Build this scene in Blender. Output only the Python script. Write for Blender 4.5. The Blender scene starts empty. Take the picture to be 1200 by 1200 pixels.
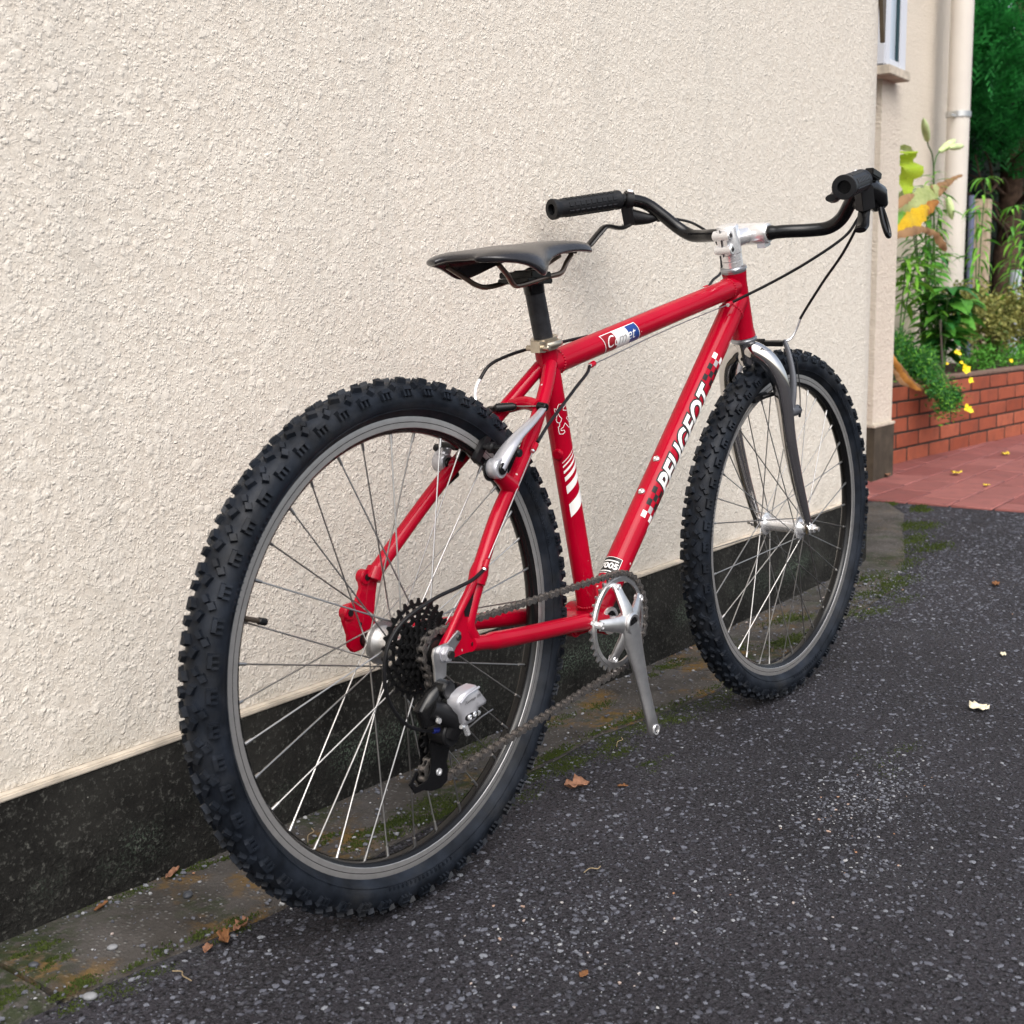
import bpy, bmesh, math, random
import numpy as np
from mathutils import Vector, Matrix, noise
random.seed(7); rng = np.random.default_rng(7)
PI = math.pi
S = bpy.context.scene
COL = S.collection

# ------------------------------------------------------------------ camera, sky, sun, exposure
cd = bpy.data.cameras.new('camera'); cam = bpy.data.objects.new('camera', cd); COL.objects.link(cam)
cd.sensor_width = 36; cd.lens = 44.65; cd.clip_end = 2000; cd.clip_start = 0.02
YAW, PIT, ROLL = 0.62488, -0.15729, -0.01490
fw = Vector((math.cos(YAW)*math.cos(PIT), math.sin(YAW)*math.cos(PIT), math.sin(PIT)))
rt = Vector((math.sin(YAW), -math.cos(YAW), 0)); up = rt.cross(fw)
r2 = rt*math.cos(ROLL)+up*math.sin(ROLL); u2 = -rt*math.sin(ROLL)+up*math.cos(ROLL)
M = Matrix(((r2.x, u2.x, -fw.x, 0), (r2.y, u2.y, -fw.y, -1.31786), (r2.z, u2.z, -fw.z, 0.74059), (0, 0, 0, 1)))
cam.matrix_world = M
cd.dof.use_dof = True; cd.dof.focus_distance = 1.95; cd.dof.aperture_fstop = 10.0
S.camera = cam
W = bpy.data.worlds.new('World'); S.world = W; W.use_nodes = True
nt = W.node_tree; nt.nodes.clear()
SUN_DIR = Vector((-0.62, -0.66, 1.05)).normalized()          # towards the sun
SKY = nt.nodes.new('ShaderNodeTexSky'); SKY.sky_type = 'NISHITA'; SKY.sun_disc = False
SKY.sun_elevation = math.asin(SUN_DIR.z); SKY.sun_rotation = math.atan2(SUN_DIR.x, SUN_DIR.y)
SKY.air_density = 1.0; SKY.dust_density = 4.0; SKY.ozone_density = 1.0
HS = nt.nodes.new('ShaderNodeHueSaturation'); HS.inputs['Saturation'].default_value = 0.55
BG = nt.nodes.new('ShaderNodeBackground'); BG.inputs['Strength'].default_value = 0.15
WO = nt.nodes.new('ShaderNodeOutputWorld')
nt.links.new(SKY.outputs[0], HS.inputs['Color']); nt.links.new(HS.outputs[0], BG.inputs[0]); nt.links.new(BG.outputs[0], WO.inputs[0])
sl = bpy.data.lights.new('sun', 'SUN'); sl.energy = 1.45; sl.angle = math.radians(55); sl.color = (1.0, 0.975, 0.94)
so = bpy.data.objects.new('sun', sl); COL.objects.link(so); so.rotation_euler = (-SUN_DIR).to_track_quat('-Z', 'Y').to_euler()
S.view_settings.view_transform = 'Standard'; S.view_settings.look = 'None'
S.view_settings.exposure = 0.66; S.view_settings.gamma = 1

# ------------------------------------------------------------------ helpers
def V(*a): return Vector(a)
class NT:
    """small helper for node materials"""
    def __init__(s, name):
        s.m = bpy.data.materials.new(name); s.m.use_nodes = True; s.t = s.m.node_tree
        s.b = s.t.nodes['Principled BSDF']; s.out = s.t.nodes['Material Output']
    def n(s, typ, **kw):
        x = s.t.nodes.new(typ)
        for k, v in kw.items():
            if k.startswith('i_'): x.inputs[k[2:].replace('_', ' ')].default_value = v
            else: setattr(x, k, v)
        return x
    def l(s, a, b): s.t.links.new(a, b)
    def coord(s, out='Object'): return s.n('ShaderNodeTexCoord').outputs[out]
    def noise(s, vec, scale, detail=3, rough=.55, out='Fac', dist=0):
        x = s.n('ShaderNodeTexNoise'); x.inputs['Scale'].default_value = scale; x.inputs['Detail'].default_value = detail
        x.inputs['Roughness'].default_value = rough; x.inputs['Distortion'].default_value = dist; s.l(vec, x.inputs['Vector']); return x.outputs[out]
    def vor(s, vec, scale, feature='F1', out='Distance', rand=1):
        x = s.n('ShaderNodeTexVoronoi'); x.feature = feature; x.inputs['Scale'].default_value = scale
        x.inputs['Randomness'].default_value = rand; s.l(vec, x.inputs['Vector']); return x.outputs[out]
    def ramp(s, fac, stops, interp='LINEAR'):
        x = s.n('ShaderNodeValToRGB'); x.color_ramp.interpolation = interp
        e = x.color_ramp.elements
        while len(e) < len(stops): e.new(0.5)
        for i, (p, c) in enumerate(stops):
            e[i].position = p; e[i].color = (c, c, c, 1) if not hasattr(c, '__len__') else (*c, 1)
        s.l(fac, x.inputs[0]); return x.outputs[0]
    def mix(s, fac, a, b, mode='MIX'):
        x = s.n('ShaderNodeMix'); x.data_type = 'RGBA'; x.blend_type = mode
        for v, i in ((fac, 0), (a, 6), (b, 7)):
            if isinstance(v, (int, float)): x.inputs[i].default_value = v if i == 0 else (v, v, v, 1)
            elif isinstance(v, tuple): x.inputs[i].default_value = (*v, 1)
            else: s.l(v, x.inputs[i])
        return x.outputs[2]
    def math(s, op, a, b=0.0, clamp=False):
        x = s.n('ShaderNodeMath'); x.operation = op; x.use_clamp = clamp
        for v, i in ((a, 0), (b, 1)):
            if isinstance(v, (int, float)): x.inputs[i].default_value = v
            else: s.l(v, x.inputs[i])
        return x.outputs[0]
    def bump(s, h, strength, dist, nrm=None):
        x = s.n('ShaderNodeBump'); x.inputs['Strength'].default_value = strength; x.inputs['Distance'].default_value = dist
        s.l(h, x.inputs['Height'])
        if nrm is not None: s.l(nrm, x.inputs['Normal'])
        return x.outputs[0]
    def set(s, **kw):
        for k, v in kw.items():
            k = k.replace('_', ' '); i = s.b.inputs[k]
            if isinstance(v, (int, float)): i.default_value = v
            elif isinstance(v, tuple): i.default_value = (*v, 1)
            else: s.l(v, i)
        return s.m
    def sepz(s, vec, ax='Z'):
        x = s.n('ShaderNodeSeparateXYZ'); s.l(vec, x.inputs[0]); return x.outputs[ax]

class MB:
    """collects shapes, builds ONE mesh object"""
    def __init__(s): s.v = []; s.f = []; s.mi = []; s.cur = 0
    def add(s, vs, fs):
        o = len(s.v); s.v.extend([tuple(p) for p in vs]); s.f.extend([[i+o for i in f] for f in fs]); s.mi.extend([s.cur]*len(fs)); return s
    def box(s, c, size, R=None, taper=1.0):
        c = Vector(c); h = [d/2 for d in size]; vs = []
        for z in (-1, 1):
            for x, y in ((-1, -1), (1, -1), (1, 1), (-1, 1)):
                k = taper if z > 0 else 1
                p = Vector((x*h[0]*k, y*h[1]*k, z*h[2]))
                if R is not None: p = R @ p
                vs.append(c+p)
        return s.add(vs, [[3, 2, 1, 0], [4, 5, 6, 7], [0, 1, 5, 4], [1, 2, 6, 5], [2, 3, 7, 6], [3, 0, 4, 7]])
    def bbox(s, x0, x1, y0, y1, z0, z1): return s.box(((x0+x1)/2, (y0+y1)/2, (z0+z1)/2), (x1-x0, y1-y0, z1-z0))
    def tube(s, pts, r, n=16, caps=True, flat=None, ref=None):
        """pts polyline; r number or list; flat: list of (a,b) radii multipliers"""
        pts = [Vector(p) for p in pts]; N = len(pts)
        rs = list(r) if hasattr(r, '__len__') else [r]*N
        T = []
        for i in range(N):
            a = pts[max(i-1, 0)]; b = pts[min(i+1, N-1)]; T.append((b-a).normalized())
        u = Vector(ref) if ref is not None else (Vector((0, 0, 1)) if abs(T[0].z) < .9 else Vector((1, 0, 0)))
        u = (u-T[0]*u.dot(T[0])).normalized(); vs = []
        for i in range(N):
            u = (u-T[i]*u.dot(T[i])).normalized(); w = T[i].cross(u)
            fa, fb = (flat[i] if isinstance(flat, list) else flat) if flat else (1, 1)
            for k in range(n):
                a = 2*PI*k/n; vs.append(pts[i]+u*(math.cos(a)*rs[i]*fa)+w*(math.sin(a)*rs[i]*fb))
        fs = [[i*n+k, i*n+(k+1) % n, (i+1)*n+(k+1) % n, (i+1)*n+k] for i in range(N-1) for k in range(n)]
        if caps: fs += [list(range(n))[::-1], [(N-1)*n+k for k in range(n)]]
        return s.add(vs, fs)
    def lathe(s, o, ax, prof, n=32, closed=False, caps=True):
        """prof: list of (t along axis, r)"""
        o = Vector(o); ax = Vector(ax).normalized(); u = ax.orthogonal().normalized(); w = ax.cross(u); vs = []
        for t, r in prof:
            for k in range(n):
                a = 2*PI*k/n; vs.append(o+ax*t+u*(r*math.cos(a))+w*(r*math.sin(a)))
        P = len(prof); m = P if closed else P-1
        fs = [[i*n+k, i*n+(k+1) % n, ((i+1) % P)*n+(k+1) % n, ((i+1) % P)*n+k] for i in range(m) for k in range(n)]
        if caps and not closed:
            if prof[0][1] > 1e-5: fs.append(list(range(n))[::-1])
            if prof[-1][1] > 1e-5: fs.append([(P-1)*n+k for k in range(n)])
        return s.add(vs, fs)
    def cyl(s, a, b, r, n=20, bev=0.0):
        a = Vector(a); b = Vector(b); L = (b-a).length
        pr = [(0, r), (L, r)] if bev <= 0 else [(0, r-bev), (bev, r), (L-bev, r), (L, r-bev)]
        return s.lathe(a, b-a, pr, n)
    def poly(s, pts, ext):
        """extrude planar polygon (3D pts) by vector ext"""
        n = len(pts); ext = Vector(ext); vs = [Vector(p) for p in pts]+[Vector(p)+ext for p in pts]
        return s.add(vs, [list(range(n))[::-1], [n+k for k in range(n)]]+[[k, (k+1) % n, n+(k+1) % n, n+k] for k in range(n)])
    def ring(s, c, ax, r0, r1, t0, t1, n=48):
        return s.lathe(c, ax, [(t0, r0), (t0, r1), (t1, r1), (t1, r0)], n, closed=True)
    def ball(s, c, r, sc=(1, 1, 1), R=None, nu=10, nv=6):
        vs = []; c = Vector(c)
        for i in range(nv+1):
            th = PI*i/nv
            for k in range(nu):
                a = 2*PI*k/nu; p = Vector((math.sin(th)*math.cos(a)*r*sc[0], math.sin(th)*math.sin(a)*r*sc[1], math.cos(th)*r*sc[2]))
                if R is not None: p = R @ p
                vs.append(c+p)
        return s.add(vs, [[i*nu+k, (i+1)*nu+k, (i+1)*nu+(k+1) % nu, i*nu+(k+1) % nu] for i in range(nv) for k in range(nu)])
    def mesh(s, name, mats, smooth=True, angle=35, xf=None, bevel=0, bseg=2):
        me = bpy.data.meshes.new(name); me.from_pydata(s.v, [], s.f)
        for m in (mats if isinstance(mats, (list, tuple)) else [mats]): me.materials.append(m)
        me.polygons.foreach_set('material_index', s.mi)
        bm = bmesh.new(); bm.from_mesh(me)
        bmesh.ops.remove_doubles(bm, verts=bm.verts, dist=1e-6)
        bmesh.ops.recalc_face_normals(bm, faces=bm.faces)
        if bevel:
            ed = [e for e in bm.edges if len(e.link_faces) == 2 and e.calc_face_angle(0) > math.radians(angle)]
            bmesh.ops.bevel(bm, geom=ed, offset=bevel, segments=bseg, affect='EDGES', clamp_overlap=True)
        if smooth:
            for f in bm.faces: f.smooth = True
            for e in bm.edges:
                if len(e.link_faces) == 2 and e.calc_face_angle(0) > math.radians(angle+8 if bevel else angle): e.smooth = False
        bm.to_mesh(me); bm.free()
        if xf is not None: me.transform(xf)
        return me
    def build(s, name, mats, parent=None, smooth=True, angle=35, xf=None, bevel=0, bseg=2, loc=None):
        return link(name, s.mesh(name, mats, smooth, angle, xf, bevel, bseg), parent, loc)
def link(name, me, parent=None, loc=None):
    o = bpy.data.objects.new(name, me); COL.objects.link(o)
    if parent is not None: o.parent = parent
    if loc is not None: o.location = loc
    return o
def tag(o, label=None, cat=None, group=None, kind=None):
    if label: o['label'] = label
    if cat: o['category'] = cat
    if group: o['group'] = group
    if kind: o['kind'] = kind
    return o
def empty(name, loc=(0, 0, 0), label=None, cat=None, group=None, parent=None):
    o = bpy.data.objects.new(name, None); COL.objects.link(o); o.location = loc; o.empty_display_size = .05
    if parent is not None: o.parent = parent
    return tag(o, label, cat, group)
def spline(pts, n=8):
    """Catmull-Rom through pts"""
    P = [Vector(p) for p in pts]; P = [P[0]*2-P[1]]+P+[P[-1]*2-P[-2]]; out = []
    for i in range(1, len(P)-2):
        for k in range(n):
            t = k/n; a, b, c, d = P[i-1], P[i], P[i+1], P[i+2]
            out.append(0.5*((2*b)+(c-a)*t+(2*a-5*b+4*c-d)*t*t+(3*b-a-3*c+d)*t**3))
    out.append(P[-2]); return out

# ------------------------------------------------------------------ materials
def simple(name, col, rough=.5, metal=0.0, var=0.0, scale=40, coat=0.0, bump=0.0, bscale=300, spec=.3):
    t = NT(name); c = t.coord()
    if var > 0:
        f = t.noise(c, scale, 4)
        cc = t.mix(t.ramp(f, [(.3, 0), (.7, 1)]), tuple(x*(1-var) for x in col), tuple(min(1, x*(1+var)) for x in col))
        t.l(cc, t.b.inputs['Base Color'])
    else: t.b.inputs['Base Color'].default_value = (*col, 1)
    t.set(Roughness=rough, Metallic=metal, Coat_Weight=coat, Specular_IOR_Level=spec)
    t.b.inputs['Coat Roughness'].default_value = .06
    if bump > 0: t.l(t.bump(t.noise(c, bscale, 4), bump, .001), t.b.inputs['Normal'])
    return t.m
def mat_stucco():
    t = NT('cream_stucco'); c = t.coord()
    wv = t.n('ShaderNodeVectorMath', operation='ADD'); nz = t.n('ShaderNodeTexNoise'); nz.inputs['Scale'].default_value = 70; nz.inputs['Detail'].default_value = 4; t.l(c, nz.inputs['Vector'])
    sc = t.n('ShaderNodeVectorMath', operation='SCALE'); sc.inputs['Scale'].default_value = .011; t.l(nz.outputs['Color'], sc.inputs[0])
    t.l(c, wv.inputs[0]); t.l(sc.outputs[0], wv.inputs[1]); cw = wv.outputs[0]
    def flakes(scale, cut, a, b):                                                      # pressed, flat topped clots of plaster
        v = t.n('ShaderNodeTexVoronoi'); v.inputs['Scale'].default_value = scale; t.l(cw, v.inputs['Vector'])
        return t.math('MULTIPLY', t.ramp(v.outputs['Distance'], [(a, 1), (b, 0)]), t.ramp(t.sepz(v.outputs['Color'], 'X'), [(cut, 0), (min(1, cut+.25), 1)]))
    fa = flakes(66, .72, .26, .52); fb = flakes(135, .58, .22, .55); fc = flakes(260, .40, .20, .58)
    base_ = t.math('ADD', t.math('MULTIPLY', t.noise(cw, 85, 6, .62), 1.5), t.math('MULTIPLY', fc, .40))
    h = t.math('ADD', t.math('MULTIPLY', base_, t.math('SUBTRACT', 1.0, t.math('MULTIPLY', fa, .75))), t.math('MULTIPLY', fa, 1.15)); h = t.math('ADD', h, t.math('MULTIPLY', fb, .55))
    # smoother at the rounded end of the wall (trowelled corner)
    col = t.mix(t.ramp(h, [(.5, 0), (1.9, 1)]), (.590, .528, .450), (.695, .640, .562))
    st = t.noise(c, 1.3, 4, .6); col = t.mix(t.ramp(st, [(.42, 0), (.72, .22)]), col, (.60, .56, .50))
    mp = t.n('ShaderNodeMapping'); mp.inputs['Scale'].default_value = (5.5, 1, .35); t.l(c, mp.inputs[0])
    col = t.mix(t.ramp(t.noise(mp.outputs[0], 1.6, 4, .6), [(.52, 0), (.78, .38)]), col, (.48, .455, .41))      # rain streaks
    # grime just above the plinth
    z = t.sepz(c); g = t.math('MULTIPLY', t.ramp(z, [(.20, 1), (.27, 0)]), t.ramp(t.noise(c, 9, 4), [(.40, 0), (.62, .35)]))
    col = t.mix(g, col, (.28, .26, .21))
    t.set(Base_Color=col, Roughness=.88, Specular_IOR_Level=.25)
    t.l(t.bump(h, 1.0, .0018), t.b.inputs['Normal']); return t.m
def mat_smooth_stucco():
    t = NT('fine_cream_stucco'); c = t.coord()
    h = t.math('ADD', t.noise(c, 95, 4, .65), t.math('MULTIPLY', t.noise(c, 30, 3), .5))
    col = t.mix(t.noise(c, 3, 4), (.62, .55, .46), (.69, .62, .53))
    t.set(Base_Color=col, Roughness=.9, Specular_IOR_Level=.2); t.l(t.bump(h, 1, .009), t.b.inputs['Normal']); return t.m
def mat_plinth():
    t = NT('stained_concrete'); c = t.coord(); z = t.sepz(c)
    f = t.noise(c, 7, 5, .65); f2 = t.noise(c, 160, 4, .7)
    col = t.mix(t.ramp(f, [(.3, 0), (.75, 1)]), (.006, .0058, .0055), (.030, .029, .026))
    col = t.mix(t.ramp(f2, [(.55, 0), (.70, .7)]), col, (.11, .11, .098))
    # lichen band low on the face
    band = t.math('MULTIPLY', t.ramp(z, [(.02, 0), (.07, 1), (.11, 0)]), t.ramp(t.noise(c, 6, 3), [(.42, 0), (.6, 1)]))
    li = t.math('MULTIPLY', band, t.ramp(t.noise(c, 220, 3, .7), [(.50, 0), (.62, .8)]))
    col = t.mix(li, col, (.15, .20, .15))
    sp = t.ramp(t.vor(c, 55), [(.03, 1), (.07, 0)]); sp = t.math('MULTIPLY', sp, t.ramp(t.noise(c, 30, 2), [(.58, 0), (.62, 1)]))
    col = t.mix(sp, col, (.30, .30, .27))
    drip = t.ramp(t.noise(c, 20, 2, .5), [(.45, 0), (.7, .6)])
    t.set(Base_Color=col, Roughness=.9, Specular_IOR_Level=.12)
    rough = t.math('MULTIPLY', t.ramp(z, [(.06, 1), (.12, .25)]), 1.0)
    h = t.math('MULTIPLY', t.math('ADD', f2, t.noise(c, 60, 3)), rough)
    t.l(t.bump(h, 1, .006), t.b.inputs['Normal']); return t.m
def mat_asphalt():
    t = NT('asphalt'); c = t.coord()
    warp = t.noise(c, 60, 2, out='Color'); m = t.n('ShaderNodeMix'); m.data_type = 'VECTOR'; 
    col = t.mix(t.ramp(t.noise(c, 1.9, 5, .65), [(.36, 0), (.64, 1)]), (.0095, .0088, .0110), (.036, .0330, .0400))
    col = t.mix(t.ramp(t.noise(c, 330, 4, .75), [(.42, 0), (.62, .75)]), col, (.066, .062, .073))
    col = t.mix(t.ramp(t.noise(c, 150, 4, .75), [(.40, .95), (.50, 0)]), col, (.003, .003, .004))  # dark pits: shade of the rough surface painted into the colour
    v = t.n('ShaderNodeTexVoronoi'); v.inputs['Scale'].default_value = 130; t.l(c, v.inputs['Vector'])
    br = t.sepz(v.outputs['Color'], 'X')
    stone = t.math('MULTIPLY', t.ramp(v.outputs['Distance'], [(.25, 1), (.5, 0)]), t.ramp(br, [(.55, 0), (.95, 1)]))
    col = t.mix(t.math('MULTIPLY', stone, .75), col, (.095, .098, .110))
    v2 = t.n('ShaderNodeTexVoronoi'); v2.inputs['Scale'].default_value = 270; t.l(c, v2.inputs['Vector'])
    s2 = t.math('MULTIPLY', t.ramp(v2.outputs['Distance'], [(.2, 1), (.45, 0)]), t.ramp(t.sepz(v2.outputs['Color'], 'Y'), [(.72, 0), (.97, 1)]))
    col = t.mix(t.math('MULTIPLY', s2, .8), col, (.12, .125, .145))
    pale = t.math('MULTIPLY', t.ramp(t.noise(c, 3.1, 3), [(.60, 0), (.72, 1)]), t.ramp(t.noise(c, 90, 3), [(.45, 0), (.6, .55)]))
    col = t.mix(pale, col, (.085, .088, .095))
    h = t.math('ADD', t.math('MULTIPLY', stone, .8), t.math('ADD', s2, t.noise(c, 190, 4, .7)))
    t.set(Base_Color=col, Roughness=t.ramp(t.noise(c, 80, 3), [(.3, .6), (.7, .9)]), Specular_IOR_Level=.22)
    t.l(t.bump(h, 1, .0085), t.b.inputs['Normal']); return t.m
def mat_strip():
    t = NT('old_concrete'); c = t.coord()
    col = t.mix(t.ramp(t.noise(c, 8, 5, .65), [(.3, 0), (.7, 1)]), (.036, .032, .028), (.098, .090, .084))
    v = t.n('ShaderNodeTexVoronoi'); v.inputs['Scale'].default_value = 170; t.l(c, v.inputs['Vector'])
    s = t.math('MULTIPLY', t.ramp(v.outputs['Distance'], [(.2, 1), (.5, 0)]), t.ramp(t.sepz(v.outputs['Color'], 'X'), [(.6, 0), (.97, 1)]))
    col = t.mix(t.math('MULTIPLY', s, .6), col, (.26, .26, .25))
    och = t.math('MULTIPLY', t.ramp(t.noise(c, 5.5, 3), [(.50, 0), (.62, 1)]), t.ramp(t.noise(c, 45, 4, .7), [(.44, 0), (.56, .75)]))
    och = t.math('MULTIPLY', och, t.ramp(t.math('MULTIPLY', t.sepz(c, 'X'), .2), [(.52, 1), (.62, .15)]))
    col = t.mix(och, col, (.17, .095, .018))
    mo = t.math('MULTIPLY', t.ramp(t.noise(c, 4.3, 3, dist=.4), [(.54, 0), (.63, 1)]), t.ramp(t.noise(c, 60, 4, .7), [(.42, 0), (.54, .8)]))
    col = t.mix(mo, col, (.022, .033, .010))
    h = t.math('ADD', t.math('MULTIPLY', s, .8), t.math('ADD', t.noise(c, 200, 4, .7), t.noise(c, 40, 3)))
    t.set(Base_Color=col, Roughness=.9, Specular_IOR_Level=.15); t.l(t.bump(h, .9, .004), t.b.inputs['Normal']); return t.m
def mat_masonry(name, a, b, dirt, rough=.75, bs=140):
    """colour differs from piece to piece through Object Info random"""
    t = NT(name); c = t.coord(); oi = t.n('ShaderNodeObjectInfo').outputs['Random']
    col = t.mix(oi, a, b); ad = t.n('ShaderNodeVectorMath', operation='ADD'); cmb = t.n('ShaderNodeCombineXYZ')
    t.l(oi, cmb.inputs[0]); sc = t.n('ShaderNodeVectorMath', operation='SCALE'); sc.inputs['Scale'].default_value = 17; t.l(cmb.outputs[0], sc.inputs[0])
    t.l(c, ad.inputs[0]); t.l(sc.outputs[0], ad.inputs[1]); c = ad.outputs[0]
    col = t.mix(t.ramp(t.noise(c, 14, 4, .65), [(.42, 0), (.75, .55)]), col, dirt)
    col = t.mix(t.ramp(t.noise(c, 120, 3, .7), [(.6, 0), (.75, .3)]), col, (.10, .06, .05))
    t.set(Base_Color=col, Roughness=rough, Specular_IOR_Level=.2); t.l(t.bump(t.noise(c, bs, 4), .5, .003), t.b.inputs['Normal']); return t.m
def mat_red():
    t = NT('red_paint'); c = t.coord()
    chip = t.math('MULTIPLY', t.ramp(t.vor(c, 32), [(.050, 1), (.062, 0)]), t.ramp(t.noise(c, 31, 2), [(.54, 0), (.56, 1)]))
    col = t.mix(t.ramp(t.noise(c, 9, 3), [(.3, 0), (.7, 1)]), (.31, .0004, .0125), (.38, .0008, .0170))
    col = t.mix(chip, col, (.62, .50, .48))
    t.set(Base_Color=col, Roughness=.35, Metallic=.0, Coat_Weight=.38, Specular_IOR_Level=.05)
    t.b.inputs['Coat Roughness'].default_value = .05; return t.m
def mat_rubber(name='tyre_rubber'):
    t = NT(name); c = t.coord()
    col = t.mix(t.ramp(t.noise(c, 30, 4, .6), [(.35, 0), (.7, 1)]), (.0045, .006, .009), (.015, .019, .027))
    col = t.mix(t.ramp(t.noise(c, 12, 5, .7), [(.50, 0), (.75, .35)]), col, (.045, .043, .040))
    t.set(Base_Color=col, Roughness=t.ramp(t.noise(c, 55, 3), [(.3, .38), (.7, .60)]), Specular_IOR_Level=.16)
    t.l(t.bump(t.noise(c, 500, 3), .25, .0008), t.b.inputs['Normal']); return t.m
def mat_leaf(name, a, b, rough=.45, trans=.25):
    t = NT(name); c = t.coord(); oi = t.n('ShaderNodeObjectInfo').outputs['Random']
    f = t.math('ADD', t.noise(c, 7, 3), t.math('MULTIPLY', oi, .35))
    g = t.n('ShaderNodeNewGeometry').outputs['Random Per Island']
    f = t.math('ADD', f, t.math('MULTIPLY', g, .45))
    f = t.math('ADD', f, t.math('MULTIPLY', t.math('SUBTRACT', t.noise(c, 55, 4, .7), .5), .9))
    col = t.mix(t.ramp(f, [(.45, 0), (1.05, 1)]), a, b)
    col = t.mix(t.ramp(t.noise(c, 33, 3, .7), [(.60, 0), (.72, .55)]), col, tuple(x*.35 for x in a))
    t.set(Base_Color=col, Roughness=rough, Specular_IOR_Level=.25)
    tr = t.n('ShaderNodeBsdfTranslucent'); t.l(col, tr.inputs[0]); mx = t.n('ShaderNodeMixShader'); mx.inputs[0].default_value = trans
    t.l(t.b.outputs[0], mx.inputs[1]); t.l(tr.outputs[0], mx.inputs[2]); t.l(mx.outputs[0], t.out.inputs[0]); return t.m

m_stucco = mat_stucco(); m_fine = mat_smooth_stucco(); m_plinth = mat_plinth(); m_asph = mat_asphalt(); m_strip = mat_strip()
m_edge = simple('cream_ledge', (.50, .44, .36), .8, var=.25, scale=25, bump=.4, bscale=200)
m_brick = mat_masonry('red_brick', (.24, .058, .030), (.38, .112, .062), (.13, .045, .032))
m_tile = mat_masonry('red_paver', (.20, .066, .060), (.29, .108, .096), (.12, .055, .052), .65, 90)
m_mortar = simple('dark_mortar', (.030, .024, .020), .95, var=.3, scale=60, bump=.5)
m_joint = simple('paving_joint', (.030, .020, .022), .95, var=.3, scale=60, bump=.5)
m_soil = simple('garden_soil', (.035, .022, .014), .95, var=.5, scale=30, bump=1, bscale=60)
m_red = mat_red(); m_rub = mat_rubber()
m_alu = simple('brushed_aluminium', (.72, .71, .70), .38, 1.0, var=.12, scale=60, bump=.15, bscale=400)
m_polish = simple('polished_aluminium', (.88, .88, .89), .27, .75, var=.08, scale=40)
m_chrome = simple('dark_chrome', (.74, .72, .70), .09, 1.0)
m_rimsilver = simple('machined_rim', (.45, .44, .43), .36, .75, var=.08, scale=90)
m_silver = simple('silver_paint', (.50, .50, .53), .30, .55, var=.06)
m_spoke = simple('spoke_steel', (.46, .45, .44), .36, 1.0)
m_black = simple('black_alloy', (.005, .005, .0055), .22, .0, spec=.35)
m_plastic = simple('black_plastic', (.007, .007, .008), .42, var=.2, spec=.3)
m_grip = simple('grip_rubber', (.007, .0075, .009), .5, var=.3, bump=.3, spec=.3)
m_steel = simple('dark_steel', (.055, .052, .050), .42, .85, var=.35, scale=400)
m_chain = simple('oily_chain', (.20, .185, .175), .40, .85, var=.45, scale=350)
m_saddle = simple('saddle_leather', (.016, .0155, .018), .26, var=.3, scale=18, bump=.15, bscale=500, spec=.5)
m_post = simple('scuffed_black_alloy', (.022, .022, .025), .42, .2, var=.5, scale=70)
m_rail = simple('bronze_steel', (.22, .17, .13), .3, .95)
m_white = simple('white_print', (.78, .77, .75), .4, var=.05)
m_blackp = simple('black_print', (.014, .013, .013), .35)
m_grey = simple('grey_print', (.42, .41, .41), .35, .3)
m_blue = simple('blue_print', (.015, .05, .22), .35); m_crim = simple('dark_red_print', (.25, .006, .012), .35)
m_pipe = simple('cream_pvc', (.58, .54, .49), .45, var=.06, scale=3)
m_win = simple('white_window_frame', (.58, .60, .65), .4); m_steelband = simple('zinc_band', (.55, .56, .56), .35, .9)
m_brown = simple('brown_trim', (.10, .075, .05), .6, var=.2)
m_bluepost = simple('blue_grey_post', (.13, .15, .24), .45, .3); m_wood = simple('weathered_wood', (.42, .33, .24), .8, var=.3, scale=15, bump=.4, bscale=60)
m_greypost = simple('pale_grey_post', (.42, .46, .52), .5, var=.1)
m_bark = simple('brown_bark', (.085, .052, .035), .9, var=.5, scale=25, bump=1, bscale=60)

# ------------------------------------------------------------------ ground, strip, paving
def zw(x):                                                                # how far the yard sinks towards the wall
    return float(np.interp(x, [.2, .78, 1.07, 1.6, 2.5, 3.6, 4.6], [.012, .010, -.003, -.012, -.024, -.016, 0]))
def sstep(a, b, x): t = min(1, max(0, (x-a)/(b-a))); return t*t*(3-2*t)
def gz(x, y): return zw(x)*sstep(-.30, -.03, y)*(1-sstep(0.4, 1.0, y))
xs = [-300, -60, -12, -3, -1]+list(np.arange(0, 5.01, .08))+[5.5, 6, 8, 12, 25, 80, 300]
ys = [-300, -60, -15, -5, -2, -1, -.6]+list(np.arange(-.4, .81, .04))+[1.2, 2, 4, 10, 40, 300]
gv = [(x, y, gz(x, y)) for y in ys for x in xs]; nx = len(xs)
g = MB().add(gv, [[j*nx+i, j*nx+i+1, (j+1)*nx+i+1, (j+1)*nx+i] for j in range(len(ys)-1) for i in range(nx-1)])
tag(g.build('ground', m_asph, angle=60), kind='structure')

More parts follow.
